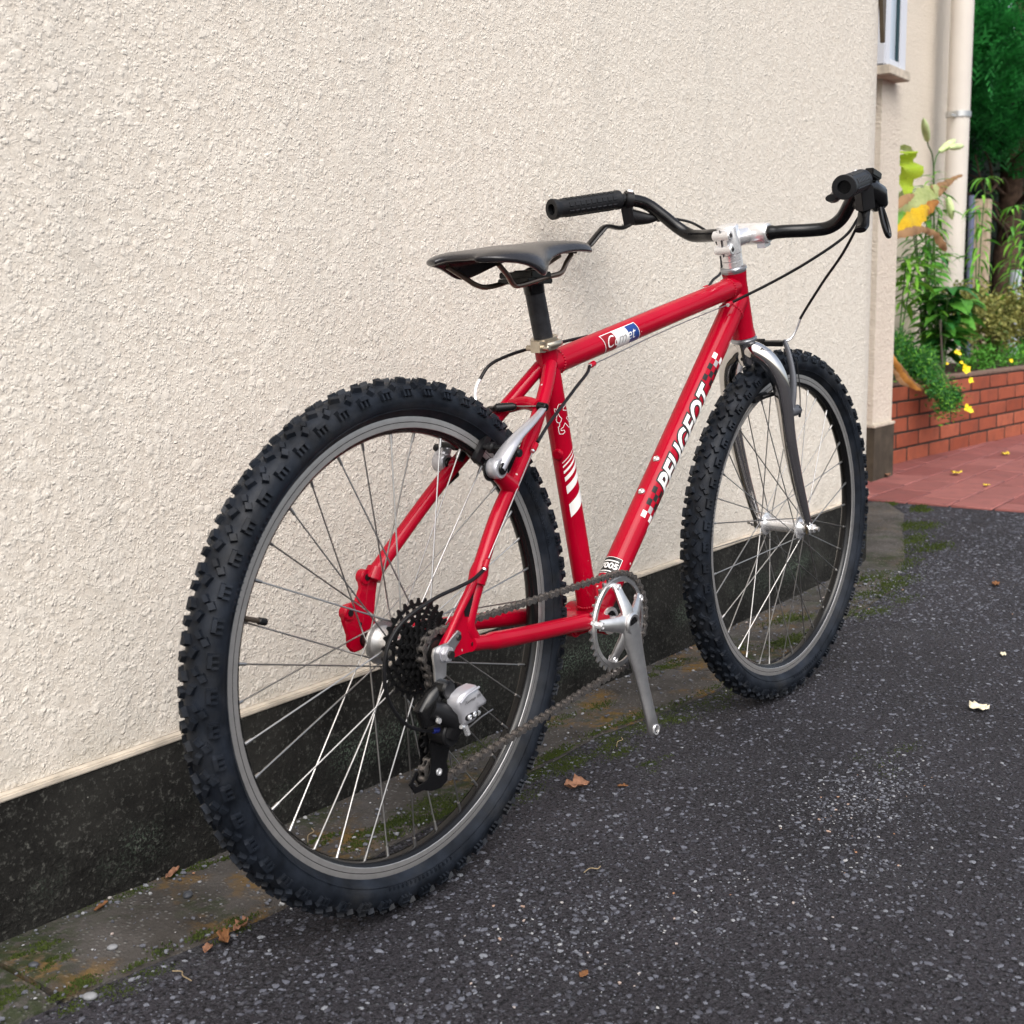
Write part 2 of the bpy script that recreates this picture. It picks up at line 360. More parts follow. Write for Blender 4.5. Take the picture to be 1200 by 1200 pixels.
edge = [(-2, -.15), (.30, -.155), (.731, -.168), (.86, -.182), (1.037, -.203), (1.25, -.19), (1.587, -.182), (1.831, -.178), (2.14, -.232), (2.6, -.236), (3.25, -.22), (3.5, -.15), (3.84, -.05), (4.1, .05), (4.45, .16), (4.68, .3)]
def ey(x): return float(np.interp(x, [e[0] for e in edge], [e[1] for e in edge]))+.006*noise.noise(V(x*9, 0, 0))+.004*noise.noise(V(x*31, 3, 0))
cuts = [-2, -.5, .745, 2.31, 3.05, 4.66]                                   # slabs between cross joints
for a, b in zip(cuts[:-1], cuts[1:]):
    s = MB(); X = list(np.linspace(a+.004, b-.004, max(4, int((b-a)/.025)))); R = 9
    vs = []
    for x in X:
        xx = x+.004*noise.noise(V(x*5, 7, 0)); y0 = ey(x)+.004; y1 = .02 if x < 3.5 else .35
        for k in range(R):
            y = y0+(y1-y0)*k/(R-1); vs.append((x, y, gz(x, y)+(.007 if k else .002)+.0025*noise.noise(V(x*6, y*6, 1))))
    f = [[i*R+k, (i+1)*R+k, (i+1)*R+k+1, i*R+k+1] for i in range(len(X)-1) for k in range(R-1)]
    n0 = len(vs); vs += [(x, ey(x)+.001, gz(x, ey(x))-.012) for x in X]
    f += [[i*R, n0+i, n0+i+1, (i+1)*R] for i in range(len(X)-1)]
    for i0 in (0, len(X)-1):                                             # cut ends of the slab
        x, y0 = vs[i0*R][0], vs[i0*R][1]; q = len(vs); vs += [(vs[i0*R+k][0], vs[i0*R+k][1], -.035) for k in range(R)]
        f += [[i0*R+k, i0*R+k+1, q+k+1, q+k] for k in range(R-1)]
    tag(s.add(vs, f).build('concrete_path', m_strip, angle=50), kind='structure')

pav = MB(); pav.bbox(4.702, 11.0, -1.05, .9, -.02, .0022)
pav = tag(pav.build('paving', m_joint, smooth=False), kind='structure')
tm = []
for k in range(4):
    b = MB().box((0, 0, 0), (.306, .151, .03))
    tm.append(b.mesh('paver', m_tile, bevel=.004, bseg=1))
ty = .082-.158*7
row = 0
while ty < .80:
    x = 4.698+(.155 if row % 2 else .31)-.155
    first = True
    while x < 9.4:
        w = .31
        o = link('paver', random.choice(tm), pav); cx = x
        if row % 2 and first: o.scale = (.49, 1, 1); cx = 4.698+.0775; x = 4.698+.155-.155
        elif first: cx = 4.698+.155; x = 4.698+.155
        o.location = (cx, ty+.079, -.0068+random.uniform(-.0010, .0010)); o.rotation_euler = (random.gauss(0, .003), random.gauss(0, .003), random.gauss(0, .003))
        x = (4.698+.155+.155 if row % 2 else 4.698+.31+.155) if first else x+.31
        first = False
    ty += .158; row += 1

# ------------------------------------------------------------------ house
house = empty('house', (0, 0, 0), 'cream stucco house wall with dark stained plinth behind the leaning bicycle', 'house')
ARC = [(-6, 0), (3.525, 0)]+[(3.525+.42*math.sin(a), .42-.42*math.cos(a)) for a in np.linspace(.08, PI/2, 14)]+[(3.97, 3.2), (-6, 3.2)]
w = MB(); w.poly([(x, y, .193) for x, y in ARC], (0, 0, 5.2)); w.build('wall', m_stucco, house, angle=30)
PL = [(-6, -.009), (3.525, -.009)]+[(3.525+.429*math.sin(a), .42-.429*math.cos(a)) for a in np.linspace(.08, PI/2, 14)]+[(3.979, 3.2), (-6, 3.2)]
w = MB(); w.poly([(x, y, -.10) for x, y in PL], (0, 0, .284)); w.build('plinth', m_plinth, house, angle=30)
LE = [(-6, -.0118), (3.525, -.0118)]+[(3.525+.432*math.sin(a), .42-.432*math.cos(a)) for a in np.linspace(.08, PI/2, 14)]+[(3.982, 3.2), (-6, 3.2)]
w = MB(); w.poly([(x, y, .1842) for x, y in LE], (0, 0, .0082)); w.build('ledge', m_edge, house, angle=30, bevel=.002)
w = MB(); w.bbox(5.2, 5.432, .562, 1.5, .245, 1.64); w.bbox(3.98, 5.2, 1.5, 3.2, 0, 5); w.build('side_wall', m_fine, house, smooth=False)
w = MB(); w.bbox(5.188, 5.43, .548, 1.5, -.02, .232); w.build('side_plinth', simple('brown_concrete', (.055, .045, .032), .85, var=.4, scale=14, bump=.5), house, smooth=False)
w = MB(); w.bbox(5.184, 5.434, .545, 1.5, .2325, .2445); w.build('side_ledge', m_edge, house, smooth=False, bevel=.002)
w = MB(); w.bbox(5.10, 5.345, .498, 1.5, 1.64, 1.676); sill = w.build('window_sill', m_edge, house, smooth=False, bevel=.003)
win = MB()
for x0, x1 in ((5.10, 5.16), (5.275, 5.345)): win.bbox(x0, x1, .52, .56, 1.678, 3.2)
win.bbox(5.10, 5.345, .52, .56, 3.2, 3.26); win.bbox(5.161, 5.274, .523, .557, 1.678, 1.71); win.bbox(5.10, 5.13, .561, 1.5, 1.678, 3.26)
win = win.build('window', m_win, house, smooth=False, bevel=.004)
gl = NT('window_glass'); gl.set(Base_Color=(.45, .52, .60), Roughness=.05, Specular_IOR_Level=.9)
w = MB(); w.bbox(5.161, 5.274, .536, .546, 1.711, 3.2); w.build('pane', gl.m, win, smooth=False)
w = MB(); w.bbox(5.258, 5.272, .524, .534, 1.711, 3.2); w.build('gasket', simple('dark_teal_gasket', (.02, .05, .06), .5), win, smooth=False)
w = MB(); w.bbox(5.131, 5.40, .562, 1.5, 1.678, 5); w.build('upper_wall', m_fine, house, smooth=False)
w = MB(); w.poly([(3.700, .016, 1.479), (3.700, .016, 2.1), (3.610, .000, 2.1), (3.625, .000, 1.60), (3.682, .012, 1.479)], (0, .012, 0)); w.build('trim', m_brown, house, smooth=False)
w = MB(); w.bbox(5.20, 9.42, 1.5, 3.2, 0, 6.2); w.build('rear_wall', m_fine, house, smooth=False)
w = MB(); w.bbox(7.3, 8.18, 1.38, 1.50, 0, 1.24); w.build('low_wall', simple('olive_stucco', (.40, .36, .28), .9, var=.15, scale=6, bump=.4), house, smooth=False)
w = MB(); w.bbox(7.28, 8.2, 1.36, 1.50, 1.241, 1.27); w.build('coping', m_greypost, house, smooth=False)

dp = empty('downpipe', (8.72, 1.32, 0), 'cream plastic downpipe strapped to the house wall behind the lilies', 'downpipe')
MB().cyl((0, 0, .3), (0, 0, 5.5), .072, 28).build('pipe', m_pipe, dp)
b = MB(); b.ring((0, 0, 1.945), (0, 0, 1), .073, .080, 0, .036, 32); b.build('band', m_steelband, dp)
MB().bbox(-.17, -.078, -.01, .01, 1.94, 1.955).build('bracket', m_steelband, dp, smooth=False)

# ------------------------------------------------------------------ brick planter
ang = math.atan2(-.0917, .9958); P0 = V(5.8, .677, 0); dx = V(math.cos(ang), math.sin(ang), 0)
pl = empty('brick_planter', P0, 'low red brick planter wall with dark joints holding the garden plants', 'planter'); pl.rotation_euler = (0, 0, ang)
bmesh_ = MB().box((0, 0, 0), (.236, .10, .0640)).mesh('brick', m_brick, bevel=.003, bseg=1)
for r in range(5):
    s0 = -.75+(.127 if r % 2 else 0)+.018
    for k in range(17):
        o = link('brick', bmesh_, pl); o.location = (s0+.254*k, .05+random.uniform(-.0015, .0015), .004+.033+.0735*r)
        o.rotation_euler = (random.gauss(0, .004), random.gauss(0, .003), random.gauss(0, .003))
MB().bbox(-.9, 3.7, .0035, .095, -.02, .371).build('mortar', m_mortar, pl, smooth=False)
MB().bbox(-.9, 3.7, -.002, .104, .3715, .384).build('cap', simple('earthy_mortar_cap', (.17, .11, .085), .9, var=.3, scale=30, bump=.6), pl, smooth=False, bevel=.003)
s = MB(); vs = []
nxs, nys = 60, 16
for j in range(nys):
    for i in range(nxs):
        x = -.9+4.6*i/(nxs-1); y = .106+(1.0)*j/(nys-1); vs.append((x, y, .355+.03*noise.noise(V(x*4, y*4, 0))+.012*noise.noise(V(x*17, y*17, 0))))
s.add(vs, [[j*nxs+i, j*nxs+i+1, (j+1)*nxs+i+1, (j+1)*nxs+i] for j in range(nys-1) for i in range(nxs-1)])
s.build('soil', m_soil, pl)

# ------------------------------------------------------------------ the bicycle (local frame: x forward, y left, z up, origin under the rear axle)
RZ = .3327
bike = empty('bicycle', (0, 0, 0), 'red hardtail mountain bicycle leaning on the cream wall, silver crank without pedals', 'bicycle')
Bx = Vector((.999394454, -.0347954398, -.0000553596547)); By = Vector((.0347924443, .999326917, -.0116274745)); Bz = Vector((.000459905482, .0116185074, .999932397))
o_ax = Vector((1.15795682, -.31152392, .33270377)); bo = o_ax-Bz*RZ
bike.matrix_world = Matrix(((Bx.x, By.x, Bz.x, bo.x), (Bx.y, By.y, Bz.y, bo.y), (Bx.z, By.z, Bz.z, bo.z), (0, 0, 0, 1)))
UPZ = (0, 0, RZ)
AX = Vector((-.30816531, 0, .95133282)); XS = Vector((.95133282, 0, .30816531)); RS = Matrix.Rotation(-.044, 3, AX)
c0 = Vector((1.05783588, -.00175753, -.0000119)); ex, eyv, ez = RS @ XS, RS @ Vector((0, 1, 0)), AX
so_ = c0-ex*.04+Vector((0, 0, RZ))
MS = Matrix(((ex.x, eyv.x, ez.x, so_.x), (ex.y, eyv.y, ez.y, so_.y), (ex.z, eyv.z, ez.z, so_.z), (0, 0, 0, 1)))
def PB(mb, name, mats, parent=None, **k):                                   # part in frame coordinates
    o = mb.build(name, mats, parent or bike, **k)
    if parent is None: o.location = UPZ
    return o
def PS(mb, name, mats, parent=None, **k):                                   # part in steering coordinates
    o = mb.build(name, mats, parent or bike, **k)
    if parent is None: o.matrix_local = MS
    return o
Y1 = V(0, 1, 0)

# ---- wheels
def section():
    pts = [(.2835, .0112), (.2875, .0150), (.293, .0205)]
    for a in np.linspace(95, 0, 10): pts.append((.3030+.0228*math.cos(math.radians(a)), .0240*math.sin(math.radians(a))))
    return pts+[(r, -y) for r, y in pts[::-1][1:]]
def surf(th, ph, h):
    y = (.0240+h)*math.sin(ph); r = .3030+(.0228+h)*math.cos(ph); return V(r*math.cos(th), y, r*math.sin(th))
def knob(mb, th, ph, a, b, H, psi=0.0, tap=.72, skew=0.0):
    """block on the tread: a along the wheel, b across"""
    vs = []
    c, s = math.cos(psi), math.sin(psi)
    for hh, k in ((-.0015, 1.0), (H, tap)):
        for x, y in ((-1, -1), (1, -1), (1, 1), (-1, 1)):
            xx = x*a/2*k+skew*hh; yy = y*b/2*k
            t = xx*c-yy*s; q = xx*s+yy*c; vs.append(surf(th+t/.325, ph+q/.024, hh))
    mb.add(vs, [[3, 2, 1, 0], [4, 5, 6, 7], [0, 1, 5, 4], [1, 2, 6, 5], [2, 3, 7, 6], [3, 0, 4, 7]])
ty_ = MB(); sec = section(); ty_.lathe((0, 0, 0), (0, 1, 0), [(y, r) for r, y in sec], 144, caps=False)
ty_.ring((0, 0, 0), (0, 1, 0), .2925, .2935, .0207, .0213, 144); ty_.ring((0, 0, 0), (0, 1, 0), .2925, .2935, -.0213, -.0207, 144)
NP = 54
for i in range(NP):
    th = 2*PI*i/NP; d = 2*PI/NP
    for sg in (-1, 1):
        off = 0 if sg > 0 else d*.5
        r = random.Random(i*2+sg)
        # shoulder knob: a wall with three prongs towards the sidewall
        knob(ty_, th+off, sg*.96, .0190, .0055, .0060, 0)
        for k in (-1, 0, 1): knob(ty_, th+off+k*.0068/.325, sg*1.18, .0038, .0085, .0048, 0, .8)
        knob(ty_, th+off+d*.48, sg*.72, .0105, .0085, .0062, .5*sg, .7)
        # centre knobs: angled pairs with a small step
        knob(ty_, th+off*.6, sg*.26, .0128, .0080, .0060, -.45*sg, .72)
        knob(ty_, th+off*.6+d*.5, sg*.42, .0112, .0066, .0056, .6*sg, .7)
for gidx in range(3):
    for k in range(16):
        th = gidx*2.1+.3+k*.026
        for sg in (-1, 1):
            for m_ in range(2): ty_.box((.2965*math.cos(th+m_*.006), sg*.0228, .2965*math.sin(th+m_*.006)), (.0012, .0009, .0075 if m_ % 2 == 0 else .004), Matrix.Rotation(PI/2-th, 3, 'Y'))
me_ty = ty_.mesh('tyre', m_rub, angle=38)
rim = MB()
rim.lathe((0, 0, 0), (0, 1, 0), [(-.0113, .2845), (-.0115, .2838), (-.0115, .2774)], 144, caps=False); rim.lathe((0, 0, 0), (0, 1, 0), [(-.0115, .2766), (-.0115, .2705), (-.0108, .2698)], 144, caps=False)
rim.lathe((0, 0, 0), (0, 1, 0), [(.0113, .2845), (.0115, .2838), (.0115, .2774)], 144, caps=False); rim.lathe((0, 0, 0), (0, 1, 0), [(.0115, .2766), (.0115, .2705), (.0108, .2698)], 144, caps=False)
rim.cur = 1
rim.lathe((0, 0, 0), (0, 1, 0), [(-.0115, .2774), (-.0108, .2772), (-.0108, .2768), (-.0115, .2766)], 144, caps=False); rim.lathe((0, 0, 0), (0, 1, 0), [(.0115, .2774), (.0108, .2772), (.0108, .2768), (.0115, .2766)], 144, caps=False)
rim.lathe((0, 0, 0), (0, 1, 0), [(-.0108, .2698), (-.0085, .2660), (-.0040, .2635), (.0040, .2635), (.0085, .2660), (.0108, .2698)], 144, caps=False)
rim.lathe((0, 0, 0), (0, 1, 0), [(-.0113, .2845), (-.009, .284), (-.009, .275), (.009, .275), (.009, .284), (.0113, .2845)], 144, caps=False)
me_rim = rim.mesh('rim', [m_rimsilver, m_black], angle=30)
def spoke_mesh(yf, rf, sgn, cross=1.13):
    b = MB(); h = V(rf*math.cos(cross*sgn), yf, rf*math.sin(cross*sgn)); e = V(.2650, .0018*(1 if yf > 0 else -1), 0)
    b.tube([h, h.lerp(e, .02), e], .00105, 6); d = (e-h).normalized()
    b.tube([e-d*.013, e], [.0019, .0021], 8); b.ball(h, .0022, nu=6, nv=4)
    return b.mesh('spoke', m_spoke, angle=60)
def make_wheel(name, yl, yr, rl, rr, hub, mat, ph0, valve_a):
    w = empty(name, parent=bike); w.matrix_local = mat
    o = link('tyre', me_ty, w); o.rotation_euler = (0, .05 if name == 'front_wheel' else 0, 0); link('rim', me_rim, w); hub(w)
    ms = [spoke_mesh(yl, rl, 1), spoke_mesh(yl, rl, -1), spoke_mesh(yr, rr, 1), spoke_mesh(yr, rr, -1)]
    for k in range(36):
        j = (0, 2, 1, 3)[k % 4]; o = link('spoke', ms[j], w); o.rotation_euler = (0, -(ph0+2*PI*k/36), 0)
    v = MB(); d = V(math.cos(valve_a), 0, math.sin(valve_a)); v.cyl(d*.265, d*.236, .0031, 10); v.cur = 1; v.cyl(d*.240, d*.228, .0042, 10, .001)
    v.build('valve', [m_rail, m_plastic], w); return w
def rear_hub(w):
    h = MB(); h.lathe((0, 0, 0), (0, 1, 0), [(-.024, .022), (-.0235, .0275), (-.0205, .0275), (-.019, .020), (-.012, .015), (.018, .0145), (.026, .018), (.0325, .021), (.033, .0285), (.036, .0285), (.037, .022), (.043, .020), (.045, .014)], 40)
    h.build('hub', m_alu, w, bevel=.0006)
    a = MB(); a.cyl((0, -.082, 0), (0, .078, 0), .0048, 16); a.lathe((0, 0, 0), (0, 1, 0), [(.045, .012), (.058, .011)], 20)
    a.cur = 1; a.lathe((0, 0, 0), (0, 1, 0), [(.069, .0085), (.077, .0085)], 6); a.build('axle', [m_steel, m_alu], w)
def front_hub(w):
    h = MB(); h.lathe((0, 0, 0), (0, 1, 0), [(-.045, .012), (-.0415, .015), (-.0375, .0165), (-.037, .0215), (-.0345, .0215), (-.033, .0165), (-.026, .0125), (.026, .0125), (.033, .0165), (.0345, .0215), (.037, .0215), (.0375, .0165), (.0415, .015), (.045, .012)], 36)
    h.build('hub', m_polish, w)
    a = MB(); a.cyl((0, -.074, 0), (0, .074, 0), .0046, 16)
    for s_ in (-1, 1):
        a.lathe((0, 0, 0), (0, s_, 0), [(.045, .009), (.050, .009)], 20); a.cur = 1
        a.lathe((0, 0, 0), (0, s_, 0), [(.057, .0095), (.0585, .0095)], 24); a.lathe((0, 0, 0), (0, s_, 0), [(.0585, .0082), (.066, .0078)], 6); a.cur = 0
    a.build('axle', [m_alu, m_polish], w)
rw = make_wheel('rear_wheel', .0345, -.022, .0245, .0245, rear_hub, Matrix.Translation(UPZ), .03, 2.81)
fwl = make_wheel('front_wheel', .0358, -.0358, .0190, .0190, front_hub, MS @ Matrix.Translation((.04, 0, 0)), .06, 1.19-.05)

# ---- frame
BB = V(.4116, 0, -.0476)
DT0, DT1, DTR = V(.4116, 0, -.0605), V(.874, 0, .4207), .0205
ST0, ST1, STR = V(.4116, 0, -.0476), V(.318, 0, .3354), .0158
TT0, TT1, TTR = V(.318, 0, .3325), V(.862, 0, .4427), .0172
frame = PB(MB().cyl(BB+V(0, -.035, 0), BB+V(0, .035, 0), .0215, 36, .001), 'frame', m_red)
frs = Matrix.Translation(so_-Vector(UPZ)) @ Matrix(((ex.x, eyv.x, ez.x, 0), (ex.y, eyv.y, ez.y, 0), (ex.z, eyv.z, ez.z, 0), (0, 0, 0, 1)))
def FR(mb, name, mats=m_red, **k): return PB(mb, name, mats, frame, **k)
FR(MB().tube([ST0, ST1, ST1+(ST1-ST0).normalized()*.030], STR, 32), 'seat_tube')
FR(MB().tube([DT0, DT1], DTR, 40), 'down_tube'); FR(MB().tube([TT0, TT1], TTR, 36), 'top_tube')
ht = MB(); ht.lathe((0, 0, 0), (0, 0, 1), [(.389, .0212), (.395, .0205), (.402, .0195), (.490, .0195), (.497, .0205), (.505, .0212)], 40); FR(ht, 'head_tube', xf=frs)
def bead(p, d, r):
    p = Vector(p); d = Vector(d).normalized(); b = MB(); n_ = 26; u_ = d.orthogonal().normalized(); w_ = d.cross(u_)
    for k in range(n_): a = 2*PI*k/n_; b.ball(p+(u_*math.cos(a)+w_*math.sin(a))*r, .0026, (1, 1, 1), nu=6, nv=4)
    return b
dt_, tt_ = (DT1-DT0).normalized(), (TT1-TT0).normalized()
for nm, p, d, r in (('weld', TT0+tt_*.0185, tt_, TTR), ('weld', TT1-tt_*.0235, tt_, TTR), ('weld', DT1-dt_*.030, dt_, DTR), ('weld', DT0+dt_*.030, dt_, DTR), ('weld', ST0+(ST1-ST0).normalized()*.0225, ST1-ST0, STR)): FR(bead(p, d, r-.0006), nm, angle=70)
def sstay(pts, r): return MB().tube(spline(pts, 6), r, 20)
RSS = [(.0790, -.0620, .088), (.1290, -.055, .152), (.197, -.045, .215), (.268, -.0265, .287), (.312, -.009, .334)]
LSS = [(.0180, .0620, .0800), (.0992, .055, .1501), (.1585, .048, .1990), (.25, .032, .2700), (.312, .009, .330)]
FR(sstay(RSS, .0097), 'seat_stay'); FR(sstay(LSS, .0097), 'seat_stay')
FR(MB().tube(spline([(.262, .030, .277), (.262, 0, .283), (.254, -.030, .279)], 6), .0092, 18), 'brake_bridge')
cr = lambda p: MB().tube(spline(p, 6), [.0098]*6+[.0118]*12+[.0125]*7 if len(p) == 5 else .011, 20)
FR(cr([(.058, -.0615, -.002), (.105, -.058, -.009), (.1949, -.050, -.020), (.330, -.040, -.0335), (.405, -.028, -.046)]), 'chain_stay')
FR(cr([(.010, .0620, -.002), (.080, .059, -.006), (.1876, .053, -.0165), (.320, .040, -.032), (.405, .026, -.046)]), 'chain_stay')
b = MB(); b.bbox(.345, .400, -.022, .022, -.060, -.034); b.cyl((.350, -.022, -.047), (.350, .022, -.047), .015, 24); FR(b, 'bridge_plate', bevel=.003)
# right dropout: two legs round an open slot, thin web behind
b = MB(); b.tube([(.083, -.062, .094), (.078, -.062, .084), (.073, -.062, .072)], [.0105, .0122, .0112], 20)
b.tube([(.066, -.0635, .076), (.036, -.0640, .044), (.004, -.0640, .006)], [.0060, .0052, .0042], 12)
b.tube(spline([(.080, -.062, .074), (.066, -.062, .046), (.058, -.0620, .022), (.068, -.0615, .002), (.066, -.0610, -.004)], 5), .0078, 14, flat=(1, .75))
b.poly([(.075, -.064, .078), (.038, -.064, .046), (-.002, -.064, .006), (-.004, -.064, -.006), (.006, -.064, -.012), (.040, -.064, -.0105), (.064, -.064, -.011), (.070, -.064, .0), (.060, -.064, .020), (.064, -.064, .045), (.078, -.064, .070)], (0, .0045, 0))
d1 = FR(b, 'dropout', bevel=.0006)
b = MB(); b.poly([(.064, -.0648, .062), (.045, -.0648, .043), (.046, -.0648, .036), (.054, -.0648, .034), (.062, -.0648, .052)], (0, .0005, 0)); b.cyl((.060, -.0660, -.002), (.060, -.0645, -.002), .0032, 12)
FR(b, 'dropout_slot', m_plastic)
b = MB(); b.poly([(.030, .064, .078), (.020, .064, .086), (.004, .064, .088), (-.004, .064, .079), (-.001, .064, .066), (-.010, .064, .050), (-.026, .064, .049), (-.036, .064, .040), (-.033, .064, .026), (-.027, .064, .010), (-.027, .064, -.005), (-.019, .064, -.014), (-.006, .064, -.013), (.010, .064, -.006), (.022, .064, .006), (.020, .064, .030), (.024, .064, .055)], (0, .007, 0))
for cx, cz in ((.006, .079), (-.026, .039)): b.cyl((cx, .061, cz), (cx, .073, cz), .0098, 20, .001)
b.tube([(.016, .062, .074), (.024, .062, .088)], [.013, .0115], 18); FR(b, 'dropout', bevel=.001)
b = MB()
for cx, cz in ((.006, .079), (-.026, .039), (-.010, .022)): b.cyl((cx, .0595, cz), (cx, .0608, cz), .0042 if cz > .03 else .0022, 14)
b.cyl((0, .060, 0), (0, .063, 0), .010, 18); FR(b, 'mount_hole', m_plastic)
# canti bosses
b = MB(); b.tube([(.160, -.052, .182), (.138, -.056, .196), (.120, -.0575, .207)], [.0125, .0098, .0090], 16); FR(b, 'brake_boss'); b = MB(); b.tube([(.165, .0475, .206), (.155, .0555, .205)], [.011, .009], 14); FR(b, 'brake_boss')
# cable guides, bottle bosses
def guide(p, d, mat=m_red):
    p = Vector(p); d = Vector(d).normalized(); b = MB(); b.cyl(p-d*.006, p+d*.006, .0042, 14, .0006); b.cur = 1; b.cyl(p-d*.0085, p-d*.006, .0030, 12); return b
for p, d in (((.8143, -.0185, .4135), (1, .1, .25)), ((.4103, -.0120, .3292), (1, .1, .25)), ((.2075, -.0562, .2300), (.75, .12, .66)), ((.0800, -.0722, .0965), (.6, .1, .75)), ((.796, .017, .441), (1, 0, .2)), ((.448, .015, .368), (1, 0, .2))):
    FR(guide(p, d), 'cable_guide', [m_red, m_polish])
b = MB(); dn = V(-.721, 0, .693); dd = (DT1-DT0).normalized()
b.cyl(ST0.lerp(ST1, .673)+V(-.014, -.004, -.003), ST0.lerp(ST1, .673)+V(-.020, -.005, -.005), .008, 16, .001); FR(b, 'tube_boss', bevel=.001)
for s_ in (.3016, .2369):
    p = DT0+dd*s_+dn*.0200; b = MB(); b.lathe(p, dn, [(-.001, .0058), (.001, .0058), (.0028, .0050), (.0040, .0030), (.0030, .0015)], 18); FR(b, 'bottle_bolt', m_alu)
b = MB(); b.lathe(BB, (0, -1, 0), [(.034, .0205), (.038, .0205), (.0385, .0150), (.035, .0150)], 36, closed=True); b.cur = 1; b.cyl(BB+V(0, -.037, 0), BB+V(0, -.010, 0), .0148, 24)
b.cur = 0; b.cyl(BB+V(0, -.066, 0), BB+V(0, .050, 0), .0080, 16); PB(b, 'bottom_bracket', [m_polish, m_black])

# ---- decals wrapped round the tubes
def wrap(polys, A, Bp, R, lift=.00025, nsub=14, tr=None):
    """polys: list of (verts2D [(s,t)], faces); s along tube from A, t round it (0 = right side)"""
    A = Vector(A); d = (Vector(Bp)-A).normalized(); n = Vector((0, 1, 0)).cross(d); bm = bmesh.new()
    for vs, fs in polys:
        bv = [bm.verts.new((s_, t_, 0)) for s_, t_ in vs]
        for f in fs:
            try: bm.faces.new([bv[i] for i in f])
            except ValueError: pass
    ts = [v.co.y for v in bm.verts]; t0, t1 = min(ts), max(ts)
    for k in range(1, nsub):
        tt = t0+(t1-t0)*k/nsub
        bmesh.ops.bisect_plane(bm, geom=list(bm.verts)+list(bm.edges)+list(bm.faces), plane_co=(0, tt, 0), plane_no=(0, 1, 0))
    for v in bm.verts:
        s_, t_ = v.co.x, v.co.y; a = t_/R; v.co = A+d*s_+(V(0, -1, 0)*math.cos(a)+n*math.sin(a))*(R+lift)
    b = MB(); bm.verts.ensure_lookup_table(); bm.verts.index_update()
    b.add([v.co.copy() for v in bm.verts], [[v.index for v in f.verts] for f in bm.faces]); bm.free(); return b
def quad(s0, s1, t0, t1, sk=0.0): return ([(s0, t0), (s1, t0), (s1+sk, t1), (s0+sk, t1)], [[0, 1, 2, 3]])
def text2d(body, s0, s1, t0, t1, offset=0.0, shear=0.0, pad=0.0, spacing=1.0, box=None):
    cu = bpy.data.curves.new('t', 'FONT'); cu.body = body; cu.offset = offset; cu.shear = shear; cu.space_character = spacing; cu.resolution_u = 4
    ob = bpy.data.objects.new('t', cu); COL.objects.link(ob); dg = bpy.context.evaluated_depsgraph_get(); dg.update()
    me = bpy.data.meshes.new_from_object(ob.evaluated_get(dg)); vs = [(v.co.x, v.co.y) for v in me.vertices]; fs = [list(p.vertices) for p in me.polygons]
    bpy.data.objects.remove(ob); bpy.data.curves.remove(cu); bpy.data.meshes.remove(me)
    X = [v[0] for v in vs]; Yy = [v[1] for v in vs]; bx = box or (min(X), max(X), min(Yy), max(Yy))
    # text up is -t
    return ([(s0+(x-bx[0])/(bx[1]-bx[0])*(s1-s0), t1-(y-bx[2])/(bx[3]-bx[2])*(t1-t0)) for x, y in vs], fs), bx
def DEC(mb, name, mat): return PB(mb, name, mat, frame, smooth=True, angle=60)
tx, bx = text2d('PEUGEOT', .2555, .4690, -.0165, .0160, offset=.030, shear=.28, spacing=1.04)
to, _ = text2d('PEUGEOT', .2555, .4690, -.0165, .0160, offset=.090, shear=.28, spacing=1.04, box=bx)
DEC(wrap([to], DT0, DT1, DTR, .0002), 'lettering_outline', m_blackp); DEC(wrap([tx], DT0, DT1, DTR, .0005), 'lettering', m_white)
def checker(cells, mat):
    for side in (0, 1):
        cc = [c for c in cells if (c[0] > .35) == bool(side)]
        DEC(wrap([quad(a, b_, c_, d_) for a, b_, c_, d_ in cc], DT0, DT1, DTR, .00032), 'checker_decal', mat)
q = .0118; tq = .0078
def cells(base, sgn, pat):
    return [(min(base+sgn*q*i, base+sgn*q*(i+1)), max(base+sgn*q*i, base+sgn*q*(i+1)), -.0178+tq*j, -.0178+tq*(j+1)) for i, j in pat]
lo = [(i, j) for i in range(5) for j in range(5) if (i+j) % 2 == 0]
checker(cells(.2540, -1, [p for p in lo if p[0] < 3])+cells(.4745, 1, [(p[0], p[1]) for p in lo if p[0] < 3 ]), m_blackp)
checker(cells(.2540, -1, [(3, 1), (3, 3)])+cells(.4745, 1, [(3, 1), (3, 3)]), m_grey)
checker(cells(.2540, -1, [(4, 0), (4, 2), (5, 3)])+cells(.4745, 1, [(4, 0), (4, 2)]), m_white)
